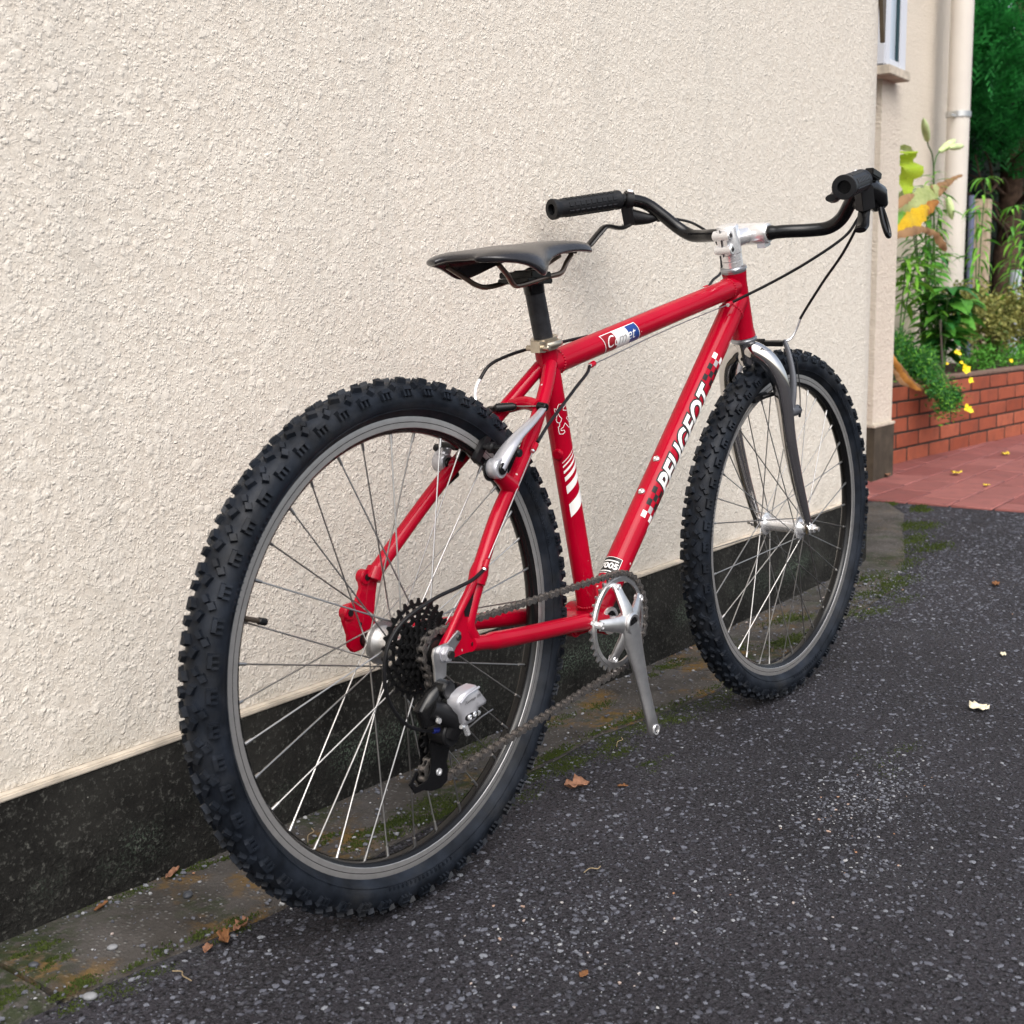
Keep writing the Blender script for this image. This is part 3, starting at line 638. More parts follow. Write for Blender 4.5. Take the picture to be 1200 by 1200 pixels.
# seat tube: outlined lion and fading stripes
def stroke(path, wd=.00045):
    out = []
    for (a, b_) in zip(path[:-1], path[1:]):
        a = Vector(a); b_ = Vector(b_); d = (b_-a)
        if d.length < 1e-6: continue
        d.normalize(); n = V(-d.y, d.x)*wd; e = d*wd*.8
        out.append(([tuple(a-e-n), tuple(b_+e-n), tuple(b_+e+n), tuple(a-e+n)], [[0, 1, 2, 3]]))
    return out
LION = [[(0.3312, 0.0039), (0.3332, 0.0017), (0.3359, -0.0036), (0.3365, -0.0085), (0.3343, -0.0108), (0.3295, -0.0119), (0.3246, -0.0121), (0.3199, -0.0107), (0.3151, -0.0079), (0.3115, -0.0099), (0.3098, -0.012), (0.3113, -0.0151), (0.3146, -0.0161), (0.32, -0.0144), (0.3246, -0.0124)],
 [(0.3285, -0.013), (0.3308, -0.0136), (0.3312, -0.0159), (0.3265, -0.0161)],
 [(0.3098, -0.012), (0.3052, -0.0128), (0.3043, -0.0147), (0.2987, -0.015), (0.2942, -0.0145), (0.2931, -0.0097), (0.2953, -0.0062), (0.2981, -0.0071), (0.2987, -0.0116), (0.3011, -0.0113), (0.3027, -0.0077), (0.3076, -0.0038), (0.2989, 0.0034), (0.2989, 0.0101), (0.3028, 0.0101), (0.3135, 0.0004), (0.315, 0.0036), (0.3138, 0.0101), (.318, .0135), (.322, .011), (.3235, .0060)],
 [(0.3312, 0.0039), (0.33, -0.0023), (0.3266, -0.0035), (0.3239, 0.0041)]]
DEC(wrap([z for p in LION for z in stroke([Vector((a, b_)) for a, b_ in p])], ST0, ST1, STR, .0003), 'lion_outline', m_white)
strp = []
for s0, s1 in ((.168, .188), (.2038, .2155), (.2225, .2290), (.2345, .2382), (.2435, .2458), (.2500, .2513)):
    strp.append(([(s0, -.0174), (s0+.0205, .0101), (s0+.029, .016), (s1+.029, .016), (s1+.0205, .0101), (s1, -.0174)], [[0, 1, 2, 3, 4, 5]]))
DEC(wrap(strp, ST0, ST1, STR, .0003), 'stripe_decal', m_white)
# top tube sticker in three colours
DEC(wrap([quad(.1165, .1475, -.0145, .0185, .011)], TT0, TT1, TTR, .0002), 'sticker_panel', m_crim)
DEC(wrap([quad(.1475, .1830, -.0145, .0185, .011)], TT0, TT1, TTR, .0002), 'sticker_panel', m_white)
DEC(wrap([quad(.1830, .2110, -.0145, .0185, .011)], TT0, TT1, TTR, .0002), 'sticker_panel', m_blue)
tx, _ = text2d('Comet', .1290, .2060, -.0095, .0080, offset=.0, shear=.2)
DEC(wrap([tx], TT0, TT1, TTR, .0004), 'sticker_lettering', m_white)
# outline shade so the middle letters still read on the white panel
to, _ = text2d('m', .1590, .1800, -.0030, .0080, offset=.0, shear=.2); DEC(wrap([to], TT0, TT1, TTR, .0006), 'sticker_lettering', m_grey)
fr = [Vector(p) for p in ((.1165, -.0145), (.2110, -.0145), (.2220, .0185), (.1275, .0185), (.1165, -.0145))]
DEC(wrap(stroke(fr, .0006), TT0, TT1, TTR, .00045), 'sticker_border', m_white)
# 7005 label above the bottom bracket
DEC(wrap([quad(.083, .1125, -.050, -.0140)], DT0, DT1, DTR, .0002), 'alloy_label', m_blackp)
def turned(body, s0, s1, t0, t1, **k):                                       # reads round the tube
    (vs, fs), _ = text2d(body, 0, 1, 0, 1, **k); return ([(s0+(1-v)*(s1-s0), t0+u*(t1-t0)) for u, v in vs], fs)
L = [turned('7005', .0915, .1020, -.047, -.0165, offset=.03)]
L += [quad(.1045, .1065, -.046, -.018), quad(.0862, .0878, -.046, -.018)]+stroke([Vector(p) for p in ((.0835, -.0495), (.1120, -.0495), (.1120, -.0145), (.0835, -.0145), (.0835, -.0495))], .0004)
DEC(wrap(L, DT0, DT1, DTR, .0004), 'alloy_lettering', m_white)

# ---- seat collar, post, saddle
sd = (ST1-ST0).normalized(); cp = ST1+sd*.020
b = MB(); b.ring(cp, sd, .0135, .0192, 0, .0165, 36)
b.box(cp+sd*.006+V(-.024, -.006, -.003), (.014, .016, .015)); b.cyl(cp+sd*.006+V(-.026, .012, -.004), cp+sd*.006+V(-.022, -.024, -.004), .0042, 14, .001)
b.tube(spline([cp+sd*.006+V(-.020, -.018, -.002), cp+sd*.007+V(-.005, -.024, 0), cp+sd*.008+V(.012, -.0195, .001), cp+sd*.008+V(.021, -.006, .001)], 5), .0036, 10, flat=(1.3, .7))
PB(b, 'seat_collar', simple('brassy_steel', (.52, .46, .37), .3, .9, var=.15, scale=80), bevel=.0005)
PB(MB().tube([cp+sd*-.005, V(.2885, 0, .440)], .0136, 32), 'seat_post', m_post)
b = MB(); b.tube([(.2910, 0, .430), (.2870, 0, .446), (.278, 0, .456)], [.0142, .0150, .0175], 28); b.bbox(.242, .298, -.026, .026, .443, .450); b.cyl((.272, -.020, .452), (.272, .020, .452), .010, 20, .002)
b.bbox(.248, .292, -.028, .028, .4505, .459); b.cyl((.300, -.012, .452), (.285, -.012, .475), .004, 10); PB(b, 'saddle_clamp', m_black, bevel=.0015)
sad = MB()
xs_ = [.135, .145, .158, .178, .198, .215, .235, .262, .300, .34, .375, .398, .406]
hw = [.030, .050, .062, .068, .070, .067, .054, .038, .0275, .0225, .0195, .015, .007]
zc = [.4700, .4735, .4770, .4810, .4840, .4870, .4890, .4905, .4925, .4945, .4955, .4945, .4920]
dr = [.004, .008, .012, .017, .028, .040, .034, .020, .012, .009, .008, .008, .005]
rows = []; nk = 17
for i, x in enumerate(xs_):
    row = []
    for k in range(nk):
        u = -1+2*k/(nk-1); au = abs(u)
        y = hw[i]*math.sin(min(1, au*1.02)*PI/2)*(1 if u > 0 else -1)
        z = zc[i]-dr[i]*au**2.7-.004*(1-au)*(1 if .16 < x < .3 else .2)
        row.append((x-.012*au**2*(1 if x < .17 else 0), y, z))
    rows.append(row)
n = nk; vs = [p for r in rows for p in r]; sad.add(vs, [[i*n+k, i*n+k+1, (i+1)*n+k+1, (i+1)*n+k] for i in range(len(xs_)-1) for k in range(n-1)])
me_s = bpy.data.meshes.new('saddle_cover'); me_s.from_pydata(sad.v, [], sad.f); me_s.materials.append(m_saddle)
sa = link('saddle_cover', me_s, bike, UPZ); 
sm = sa.modifiers.new('thickness', 'SOLIDIFY'); sm.thickness = .009; sm.offset = -1; ss = sa.modifiers.new('smooth', 'SUBSURF'); ss.levels = 2; ss.render_levels = 2
for p in me_s.polygons: p.use_smooth = True
b = MB()
for s_ in (-1, 1):
    b.tube(spline([(.158, s_*.042, .466), (.185, s_*.036, .452), (.203, s_*.030, .4420), (.225, s_*.0250, .4400), (.290, s_*.0235, .4520), (.322, s_*.0225, .4580), (.345, s_*.016, .4730), (.365, s_*.010, .484)], 6), .0036, 12)
PB(b, 'saddle_rail', m_rail)

# ---- crank, chainring
CR = BB+V(0, -.050, 0)
def gear(mb, c, nt_, rp, thick, r_in, addx=.0015, n_per=6, hollow=True):
    """toothed ring centred at c facing -y"""
    out = []
    for i in range(nt_):
        for a, r in ((-.50, rp-.0042), (-.28, rp-.0036), (-.13, rp+addx), (.0, rp+addx+.0006), (.13, rp+addx), (.28, rp-.0036)):
            th = 2*PI*(i+a)/nt_; out.append((r*math.cos(th), r*math.sin(th)))
    inn = [(r_in*math.cos(math.atan2(p[1], p[0])), r_in*math.sin(math.atan2(p[1], p[0]))) for p in out]; N = len(out); vs = []
    for y in (-thick/2, thick/2):
        vs += [V(c[0]+x, c[1]+y, c[2]+z) for x, z in out]; vs += [V(c[0]+x, c[1]+y, c[2]+z) for x, z in inn]
    f = []
    for k in range(N):
        k2 = (k+1) % N
        f += [[k, k2, N+k2, N+k], [2*N+k, 3*N+k, 3*N+k2, 2*N+k2], [k, 2*N+k, 2*N+k2, k2], [N+k, N+k2, 3*N+k2, 3*N+k]]
    mb.add(vs, f); return mb
RP = .0728
crank = empty('crank', parent=bike); crank.location = UPZ
b = gear(MB(), CR, 36, RP, .0028, .0615); b.ring(CR+V(0, -.0002, 0), (0, -1, 0), .0600, .0660, .0012, .0030, 96)
b.build('chainring', m_alu, crank, angle=30)
a0 = math.atan2(-.164, .034)                                                  # crank arm direction
sp = MB()
for k in range(5):
    th = a0+math.radians(36+72*k); d = V(math.cos(th), 0, math.sin(th))
    pts = [CR+V(0, -.020, 0)+d*.006, CR+V(0, -.0175, 0)+d*.024, CR+V(0, -.0105, 0)+d*.043, CR+V(0, -.006, 0)+d*.0575]
    sp.tube(pts, [.0160, .0122, .0092, .0082], 14, ref=(0, 1, 0), flat=[(.45, 1), (.5, 1), (.55, 1), (.45, 1)])
sp.lathe(CR, (0, -1, 0), [(.008, .0165), (.020, .0190), (.027, .0175), (.029, .0145), (.0285, .0108), (.025, .0105)], 32)
sp.build('spider', m_alu, crank, angle=40)
d = V(math.cos(a0), 0, math.sin(a0)); arm = MB()
arm.tube([CR+V(0, -.020, 0), CR+V(0, -.0215, 0)+d*.025, CR+V(0, -.025, 0)+d*.05, CR+V(0, -.030, 0)+d*.10, CR+V(0, -.036, 0)+d*.150, CR+V(0, -.038, 0)+d*.170, CR+V(0, -.038, 0)+d*.178], [.0190, .0182, .0158, .0128, .0122, .0130, .0092], 24, ref=(0, 1, 0), flat=[(.5, 1.1), (.5, 1.15), (.48, 1.1), (.48, 1), (.52, 1), (.52, 1), (.45, 1)])
arm.build('crank_arm', m_alu, crank, angle=50)
b = MB(); b.lathe(CR+V(0, -.0255, 0), (0, -1, 0), [(0, .0105), (.0015, .0105)], 24); b.ring(CR+V(0, -.0255, 0), (0, -1, 0), .0062, .0092, .0015, .0028, 24); b.lathe(CR+V(0, -.0265, 0), (0, -1, 0), [(0, .0048), (.0022, .0042)], 6); b.build('crank_bolt', m_black, crank)
pe = CR+d*.170; b = MB(); b.ring(pe, (0, -1, 0), .0058, .0080, .0425, .0450, 24); b.build('pedal_eye', m_polish, crank); b = MB(); b.lathe(pe, (0, -1, 0), [(.0425, .0060), (.0436, .0060)], 20); b.build('pedal_hole', m_steel, crank)
bb_ = MB(); bb_.lathe((0, 0, 0), (0, -1, 0), [(-.006, .0055), (.0035, .0055), (.0045, .0048), (.0045, .0030), (.0030, .0028)], 18); mbolt = bb_.mesh('chainring_bolt', m_polish)
for k in range(5):
    th = a0+math.radians(36+72*k); o = link('chainring_bolt', mbolt, crank, CR+V(0, -.007, 0)+V(math.cos(th), 0, math.sin(th))*.0555)

# ---- cassette
cas = empty('cassette', parent=bike); cas.location = UPZ
teeth = [30, 26, 23, 20, 18, 16, 14, 12]; ys_ = [-.0245-.0042*i for i in range(8)]
m_cog = simple('black_sprocket', (.018, .018, .019), .33, .6)
for i, (tn, yy) in enumerate(zip(teeth, ys_)):
    r = .0127/(2*math.sin(PI/tn)); b = MB(); gear(b, (0, yy, 0), tn, r, .0018, r-.0085 if i < 5 else .012)
    if i < 5:
        for k in range(9):
            th = 2*PI*k/9+.2*i; e = V(math.cos(th), 0, math.sin(th)); b.tube([V(0, yy, 0)+e*.017, V(0, yy, 0)+e*(r-.006)], [.0035, .0024], 6, flat=(.35, 1), ref=(0, 1, 0))
        b.ring((0, yy, 0), (0, 1, 0), .016, .021, -.0009, .0009, 30)
    b.build('sprocket', m_cog, cas, angle=30)
MB().cyl((0, -.018, 0), (0, -.056, 0), .0165, 24, .001).build('freehub', m_cog, cas)
b = MB(); b.ring((0, 0, 0), (0, -1, 0), .0062, .0150, .0545, .0575, 24); b.build('lockring', m_steel, cas)

# ---- rear mech
rd = empty('rear_derailleur', parent=bike); rd.location = UPZ
def RD(mb, name, mats, **k): return mb.build(name, mats, rd, **k)
b = MB(); hp = [(.0325, .0190), (.0265, .0235), (.0175, .0190), (.0060, .0120), (-.0060, .0115), (-.0185, .0100), (-.0215, .0020), (-.0195, -.0120), (-.0185, -.0330), (.0020, -.0290), (.0035, -.0130), (.0130, -.0075), (.0215, .0030), (.0300, .0095)]
b.poly([(x, -.0665, z) for x, z in hp], (0, -.0035, 0)); RD(b, 'hanger', m_alu, bevel=.0008)
b = MB(); b.lathe((0, 0, 0), (0, -1, 0), [(.070, .0112), (.0712, .0112), (.0712, .0092)], 28); b.lathe((0, 0, 0), (0, -1, 0), [(.0712, .0098), (.0780, .0094)], 6); RD(b, 'axle_nut', m_silver, bevel=.0006)
b = MB(); b.cyl((.026, -.0665, .0145), (.026, -.0725, .0145), .0042, 14, .0008); RD(b, 'hanger_bolt', m_steel)
b = MB(); b.cyl((-.0115, -.064, -.040), (-.0115, -.086, -.040), .0115, 26, .0015); b.cyl((.010, -.070, -.048), (.018, -.074, -.056), .013, 20, .002)
b.tube([(-.0115, -.072, -.040), (-.026, -.070, -.050), (-.034, -.066, -.062), (-.030, -.068, -.080)], [.010, .0135, .0160, .0125], 18, flat=(1, .8)); b.poly([(-.002, -.076, -.034), (-.020, -.076, -.034), (-.044, -.066, -.052), (-.040, -.066, -.058), (-.014, -.078, -.052)], (0, .004, 0))
RD(b, 'knuckle', m_black, bevel=.0008)
b = MB(); b.tube([(-.032, -.072, -.060), (-.014, -.080, -.070), (.002, -.084, -.082), (-.002, -.074, -.098)], [.0150, .0150, .0150, .0150], 18, flat=(.9, .9)); b.cyl((-.002, -.052, -.098), (-.002, -.080, -.098), .0165, 26, .002); RD(b, 'linkage_body', m_plastic)
# silver cover: domed shield
sp_ = [(-.0150, -.0515), (-.0090, -.0450), (.0030, -.0405), (.0180, -.0385), (.0200, -.0425), (.0340, -.0600), (.0330, -.0640), (.0195, -.0665), (.0160, -.0780), (.0110, -.0820), (-.0020, -.0840), (-.0070, -.0800), (-.0080, -.0700), (-.0130, -.0640)]
cen = V(.006, 0, -.060); vs = []; N = len(sp_)
for y, k in ((-.086, 1.0), (-.100, 1.0), (-.1035, .93), (-.1055, .70), (-.1062, .35)):
    for x, z in sp_: vs.append(V(cen.x+(x-cen.x)*k, y+.10*(x-cen.x)*-1, cen.z+(z-cen.z)*k))
f = [[i*N+k, i*N+(k+1) % N, (i+1)*N+(k+1) % N, (i+1)*N+k] for i in range(4) for k in range(N)]+[list(range(N))[::-1], [4*N+k for k in range(N)]]
cover = RD(MB().add(vs, f), 'cover', m_silver, angle=60)
b = MB(); b.tube(spline([(-.0140, -.1040, -.0525), (-.004, -.1055, -.0455), (.006, -.1068, -.0425), (.0180, -.1070, -.0400)], 5), .0016, 8); b.build('cover_ridge', m_silver, cover)
(vs, fs), _ = text2d('Tourney TX', 0, 1, 0, 1, offset=.01, shear=.25)
b = MB().add([V(-.0095+.0280*u+.002*(1-w_), -.1065-.0022*u-.0002, -.0570+.0050*u+(1-w_)*.0050) for u, w_ in vs], fs); b.build('cover_lettering', m_blackp, cover)
b = MB(); pts = []
for k in range(16):
    a = 2*PI*k/16; x = .0085*(1 if math.cos(a) > 0 else -1)*.5+.0042*math.cos(a); z = .0042*math.sin(a); pts.append((.0045+x*1.15, -.1062-.0013*(x*80), -.0725+z+x*.18))
b.poly(pts, (0, .004, 0)); b.build('screw_recess', m_plastic, cover)
for dxs in (-.0045, .0045):
    b = MB(); b.lathe((.0045+dxs, -.1052, -.0725+dxs*.18), (0, -1, 0), [(0, .0034), (.0018, .0034), (.0026, .0022), (.0020, .0010)], 14); b.build('limit_screw', m_polish, cover)
b = MB(); b.cyl((.0010, -.097, -.0840), (.0065, -.097, -.0975), .0040, 6); b.cyl((-.006, -.097, -.085), (.004, -.097, -.0875), .0028, 8); b.cyl((.018, -.1, -.071), (.0245, -.1, -.0755), .0030, 10); b.cyl((-.0335, -.0845, -.072), (-.0335, -.088, -.072), .0035, 10); RD(b, 'pinch_bolt', m_polish)
b = MB(); b.tube([(.003, -.100, -.089), (.030, -.100, -.0815), (.052, -.100, -.078)], .0009, 6); RD(b, 'cable_tail', m_spoke)
UPL = V(-.004, 0, -.108); LPL = V(-.004, 0, -.150)
def pulley(c):
    b = gear(MB(), c+V(0, -.048, 0), 11, .0223-.0035, .0024, .005, .0018); return b
for c in (UPL, LPL): RD(pulley(c), 'jockey_wheel', m_plastic, angle=30)
cg = [(-.014, -.096), (.006, -.092), (.024, -.104), (.024, -.114), (.016, -.130), (.012, -.142), (.014, -.152), (.012, -.166), (.000, -.172), (-.018, -.1705), (-.032, -.165), (-.048, -.1645), (-.058, -.1500), (-.045, -.1370), (-.040, -.140), (-.050, -.1500), (-.045, -.157), (-.028, -.155), (-.020, -.146), (-.016, -.130), (-.020, -.112)]
b = MB(); b.poly([(x, -.0555, z) for x, z in cg], (0, -.0020, 0)); RD(b, 'cage_plate', m_black, bevel=.0005)
cg2 = [(x, z) for x, z in cg if x > -.03]
b = MB(); b.poly([(x, -.0400, z) for x, z in cg2], (0, .0016, 0)); RD(b, 'cage_plate', m_black)
for c in (UPL, LPL):
    b = MB(); b.cyl(c+V(0, -.038, 0), c+V(0, -.0565, 0), .0030, 10); b.lathe(c+V(0, -.0575, 0), (0, -1, 0), [(0, .0048), (.0015, .0044), (.0015, .0020), (.0005, .0018)], 16); RD(b, 'pulley_bolt', m_polish if c is LPL else m_steel)

# ---- chain: each link its own sub-part
def arc(c, r, a0_, a1_, n=10, y0=0, y1=0): return [V(c.x+r*math.cos(a0_+(a1_-a0_)*k/n), y0+(y1-y0)*k/n, c.z+r*math.sin(a0_+(a1_-a0_)*k/n)) for k in range(n+1)]
rc_ = .0127/(2*math.sin(PI/12)); cy = ys_[-1]; CC = V(0, 0, 0)
path = arc(V(BB.x, 0, BB.z), RP, math.radians(-86), math.radians(92), 24, -.050, -.050)            # round the ring (front)
path += arc(CC, rc_, math.radians(90), math.radians(232), 10, cy, cy)                                # back over the small sprocket
path += arc(UPL, .0190, math.radians(60), math.radians(-35), 6, -.048, -.048)
path += arc(LPL, .0190, math.radians(150), math.radians(272), 8, -.048, -.048)
path.append(path[0].copy())
def resample(P, step):
    out = [P[0].copy()]; acc = 0; 
    L_ = sum((b_-a).length for a, b_ in zip(P[:-1], P[1:])); n_ = int(round(L_/step/2))*2; st = L_/n_; tgt = st; pos = 0
    for a, b_ in zip(P[:-1], P[1:]):
        l = (b_-a).length
        while pos+l >= tgt-1e-9 and len(out) < n_: out.append(a.lerp(b_, (tgt-pos)/l)); tgt += st
        pos += l
    return out
pins = resample(path, .0127)
def link_mesh(outer):
    b = MB(); w_ = .0042 if outer else .0024
    for s_ in (-1, 1):
        pts = []
        for cx, a1 in ((.0127, -90), (0, 90)):
            for k in range(7): a = math.radians(a1+180*k/6); rr_ = .0044 if outer else .0039; pts.append((cx+rr_*math.cos(a), s_*w_, rr_*math.sin(a)))
        pts.insert(7, (.00635, s_*w_, .0021)); pts.append((.00635, s_*w_, -.0021)); b.poly(pts, (0, s_*.0011, 0))
        if outer:
            for cx in (0, .0127): b.cyl((cx, s_*(w_+.001), 0), (cx, s_*(w_+.0018), 0), .0019, 8)
    if not outer:
        for cx in (0, .0127): b.cyl((cx, -.0026, 0), (cx, .0026, 0), .0039, 10)
    return b.mesh('chain_link', m_chain, angle=40)
lm = [link_mesh(True), link_mesh(False)]
chain = empty('chain', parent=bike); chain.location = UPZ
for i, p in enumerate(pins):
    q_ = pins[(i+1) % len(pins)]; d = q_-p; o = link('chain_link', lm[i % 2], chain); X_ = d.normalized(); Z_ = X_.cross(Y1).normalized(); Yv = Z_.cross(X_)
    Mx = Matrix(((X_.x, Yv.x, Z_.x, p.x), (X_.y, Yv.y, Z_.y, p.y), (X_.z, Yv.z, Z_.z, p.z), (0, 0, 0, 1))); o.matrix_local = Mx

# ---- fork, headset, stem, bar
fk = MB()
fk.lathe((0, 0, 0), (0, 0, 1), [(.338, .0125), (.345, .0150), (.372, .0165), (.381, .0190)], 28)
fork = PS(fk, 'fork', m_chrome)
for s_ in (-1, 1):
    b = MB(); pts = spline([(.000, s_*.004, .3660), (.001, s_*.018, .3610), (.006, s_*.038, .3420), (.0105, s_*.0510, .3080), (.0115, s_*.0545, .2600), (.0110, s_*.0545, .1900), (.0190, s_*.0540, .1150), (.0300, s_*.0535, .0520), (.0385, s_*.0530, .0120)], 6)
    n_ = len(pts); rr = [float(np.interp(i/(n_-1), [0, .12, .3, .5, .75, 1], [.0150, .0168, .0162, .0146, .0112, .0078])) for i in range(n_)]
    b.tube(pts, rr, 28, ref=(1, 0, 0)); b.poly([(.030, s_*.0515, .022), (.046, s_*.0515, .022), (.051, s_*.0515, .004), (.050, s_*.0515, -.010), (.043, s_*.0515, -.010), (.042, s_*.0515, -.002), (.038, s_*.0515, -.002), (.036, s_*.0515, -.010), (.030, s_*.0515, -.008)], (0, s_*.0045, 0))
    b.build('fork_leg', m_chrome, fork, angle=45)
b = MB(); b.cyl((.0, -.0165, .349), (.0, -.0155, .349), .003, 12); b.cyl((-.0165, 0, .352), (-.0155, 0, .352), .003, 12); b.build('fork_hole', m_plastic, fork)
m_hs = simple('grey_headset', (.42, .43, .46), .3, .9); b = MB(); b.lathe((0, 0, 0), (0, 0, 1), [(.3795, .0195), (.3815, .0225), (.3850, .0228), (.3860, .0215), (.3885, .0215)], 36); PS(b, 'headset_cup', m_hs, bevel=.0004); b = MB(); b.lathe((0, 0, 0), (0, 0, 1), [(.5052, .0215), (.5085, .0218), (.5090, .0228), (.5125, .0226), (.5145, .0190)], 36); PS(b, 'headset_cup', m_hs, bevel=.0004)
for z0 in (.5148, .5262): PS(MB().lathe((0, 0, 0), (0, 0, 1), [(z0, .0168), (z0+.0004, .0174), (z0+.0102, .0174), (z0+.0106, .0168)], 36), 'spacer', m_polish)
st = MB(); st.lathe((0, 0, 0), (0, 0, 1), [(.5375, .0170), (.5385, .0182), (.5830, .0182), (.5850, .0172), (.5860, .0120)], 36)
st.tube([(.004, 0, .560), (.030, 0, .557), (.058, 0, .5545)], [.0165, .0160, .0170], 24, flat=[(1.1, 1), (1, 1.2), (.9, 1.5)])
st.tube([(.056, -.046, .5545), (.056, -.043, .5545), (.056, -.018, .5545), (.056, .018, .5545), (.056, .043, .5545), (.056, .046, .5545)], [.0155, .0172, .0185, .0185, .0172, .0155], 32)
st.bbox(.046, .066, -.040, -.024, .531, .542); st.bbox(-.024, -.012, -.010, .010, .540, .582)
stem = PS(st, 'stem', m_polish, bevel=.0012)
for z0 in (.549, .573):
    b = MB(); b.cyl((-.0200, -.0165, z0), (-.0200, .0165, z0), .0085, 20, .0015); b.cur = 1; b.cyl((-.0200, -.0168, z0), (-.0200, -.0160, z0), .0042, 6); b.build('stem_bolt', [m_polish, m_steel], stem)
b = MB(); b.bbox(-.0262, -.0245, -.0006, .0008, .538, .584); b.build('stem_slot', m_plastic, stem)
half = [(.056, 0, .5545), (.056, .040, .5545), (.066, .072, .5530), (.084, .105, .5480), (.095, .135, .5480), (.096, .160, .5620), (.087, .183, .5890), (.074, .205, .6150), (.052, .220, .6290), (.030, .233, .6360), (-.035, .2525, .6470), (-.106, .2715, .6590)]
bar = [(x, -y, z) for x, y, z in half[::-1]][:-1]+half
hb = spline(bar, 7); PS(MB().tube(hb, [.0127 if abs(p.y) < .05 else .0112 for p in hb], 24), 'handlebar', m_black, angle=50)
for s_ in (-1, 1):
    a = V(.030, s_*.2335, .6365); e = V(-.114, s_*.274, .6600); d = (e-a).normalized(); L_ = (e-a).length; g_ = MB()
    pr = [(0, .0150), (.001, .0172), (.006, .0176), (.012, .0158)]
    pr += [(.012+(L_-.030)*k/24, .0158+(.0005 if k % 2 else 0)) for k in range(1, 25)]+[(L_-.012, .0162), (L_-.008, .0180), (L_-.001, .0182), (L_, .0172), (L_+.0002, .0100), (L_-.014, .0098)]
    g_.lathe(a, d, pr, 36, caps=False)
    u_ = d.orthogonal().normalized(); w_ = d.cross(u_)
    for k in range(9):                                                       # raised pads along the grip
        for j in range(7):
            an = 2*PI*j/7+.2; o_ = u_*math.cos(an)+w_*math.sin(an); c_ = a+d*(.020+k*.0122)+o_*.0162; R_ = Matrix((d, o_.cross(d), o_)).transposed(); g_.box(c_, (.0095, .0085, .0018), R_, .8)
    grip = PS(g_, 'grip', m_grip, angle=40)
    MB().lathe(a, d, [(L_-.013, .0099), (L_-.0125, .001)], 20).build('bar_hole', m_plastic, grip)
    # brake lever, its bracket and clamp
    cx = V(.0470, s_*.2245, .6310); b = MB(); dc = V(-.75, s_*.55, .35).normalized(); b.ring(cx, dc, .0108, .0165, -.007, .007, 24)
    b.box(cx+V(-.002, s_*.004, -.026), (.024, .020, .036), Matrix.Rotation(s_*.5, 3, 'Z')); b.tube([cx+V(-.002, s_*.002, -.030), cx+V(.010, -s_*.006, -.036), cx+V(.024, -s_*.020, -.042), cx+V(.040, -s_*.036, -.044)], [.0150, .0135, .0095, .0050], 14, flat=(1, .8), ref=(0, 0, 1))
    br = PS(b, 'brake_bracket', m_plastic, bevel=.001)
    b = MB(); b.cyl(cx+V(-.004, -s_*.004, .017), cx+V(.002, -s_*.012, .013), .0042, 12, .001); b.build('clamp_bolt', m_alu, br)
    b = MB(); p1 = cx+V(.006, 0, -.040); b.tube(spline([p1, p1+V(-.030, s_*.008, -.004), p1+V(-.062, s_*.016, .008), p1+V(-.080, s_*.020, .003), p1+V(-.108, s_*.028, -.012), p1+V(-.122, s_*.031, -.013)] if s_ > 0 else [p1, p1+V(-.022, s_*.006, -.012), p1+V(-.040, s_*.012, -.022), p1+V(-.060, s_*.016, -.024)], 5), .0078, 14, flat=(.55, 1.25), ref=(0, 0, 1)); b.build('lever_blade', m_black, br)
    b = MB(); b.cyl(p1+V(.030, -s_*.030, -.008), p1+V(.044, -s_*.044, -.010), .0042, 12, .0008); b.cyl(p1+V(.044, -s_*.044, -.010), p1+V(.052, -s_*.052, -.0105), .0030, 10); b.build('cable_adjuster', m_plastic, br)
    if s_ < 0:                                                               # twin lever shifter under the right grip
        b = MB(); b.tube([cx+V(-.006, .004, -.004), cx+V(.022, .004, -.018), cx+V(.046, .002, -.034), cx+V(.056, -.002, -.056)], [.014, .0200, .0210, .0130], 16, flat=(1, 1.1)); b.cyl(cx+V(.030, -.012, -.010), cx+V(.030, .020, -.010), .016, 22, .003)
        b.box(cx+V(.020, -.012, .006), (.034, .016, .012), Matrix.Rotation(.5, 3, 'Y')); sh = PS(b, 'shifter', m_black, bevel=.002)
        b = MB(); lp = [cx+V(.028, -.014, -.050), cx+V(.020, -.020, -.072), cx+V(.018, -.026, -.092), cx+V(.032, -.024, -.097), cx+V(.040, -.018, -.078), cx+V(.040, -.012, -.052)]; b.tube(spline(lp, 4), .0036, 10); b.build('shift_lever', m_black, sh)
        b = MB(); b.tube([cx+V(-.050, -.006, .016), cx+V(-.080, -.002, .006), cx+V(-.110, -.006, .002), cx+V(-.132, -.012, .008)], [.006, .0085, .0090, .0070], 12, flat=(.8, 1.2)); b.build('shift_lever', m_plastic, sh)

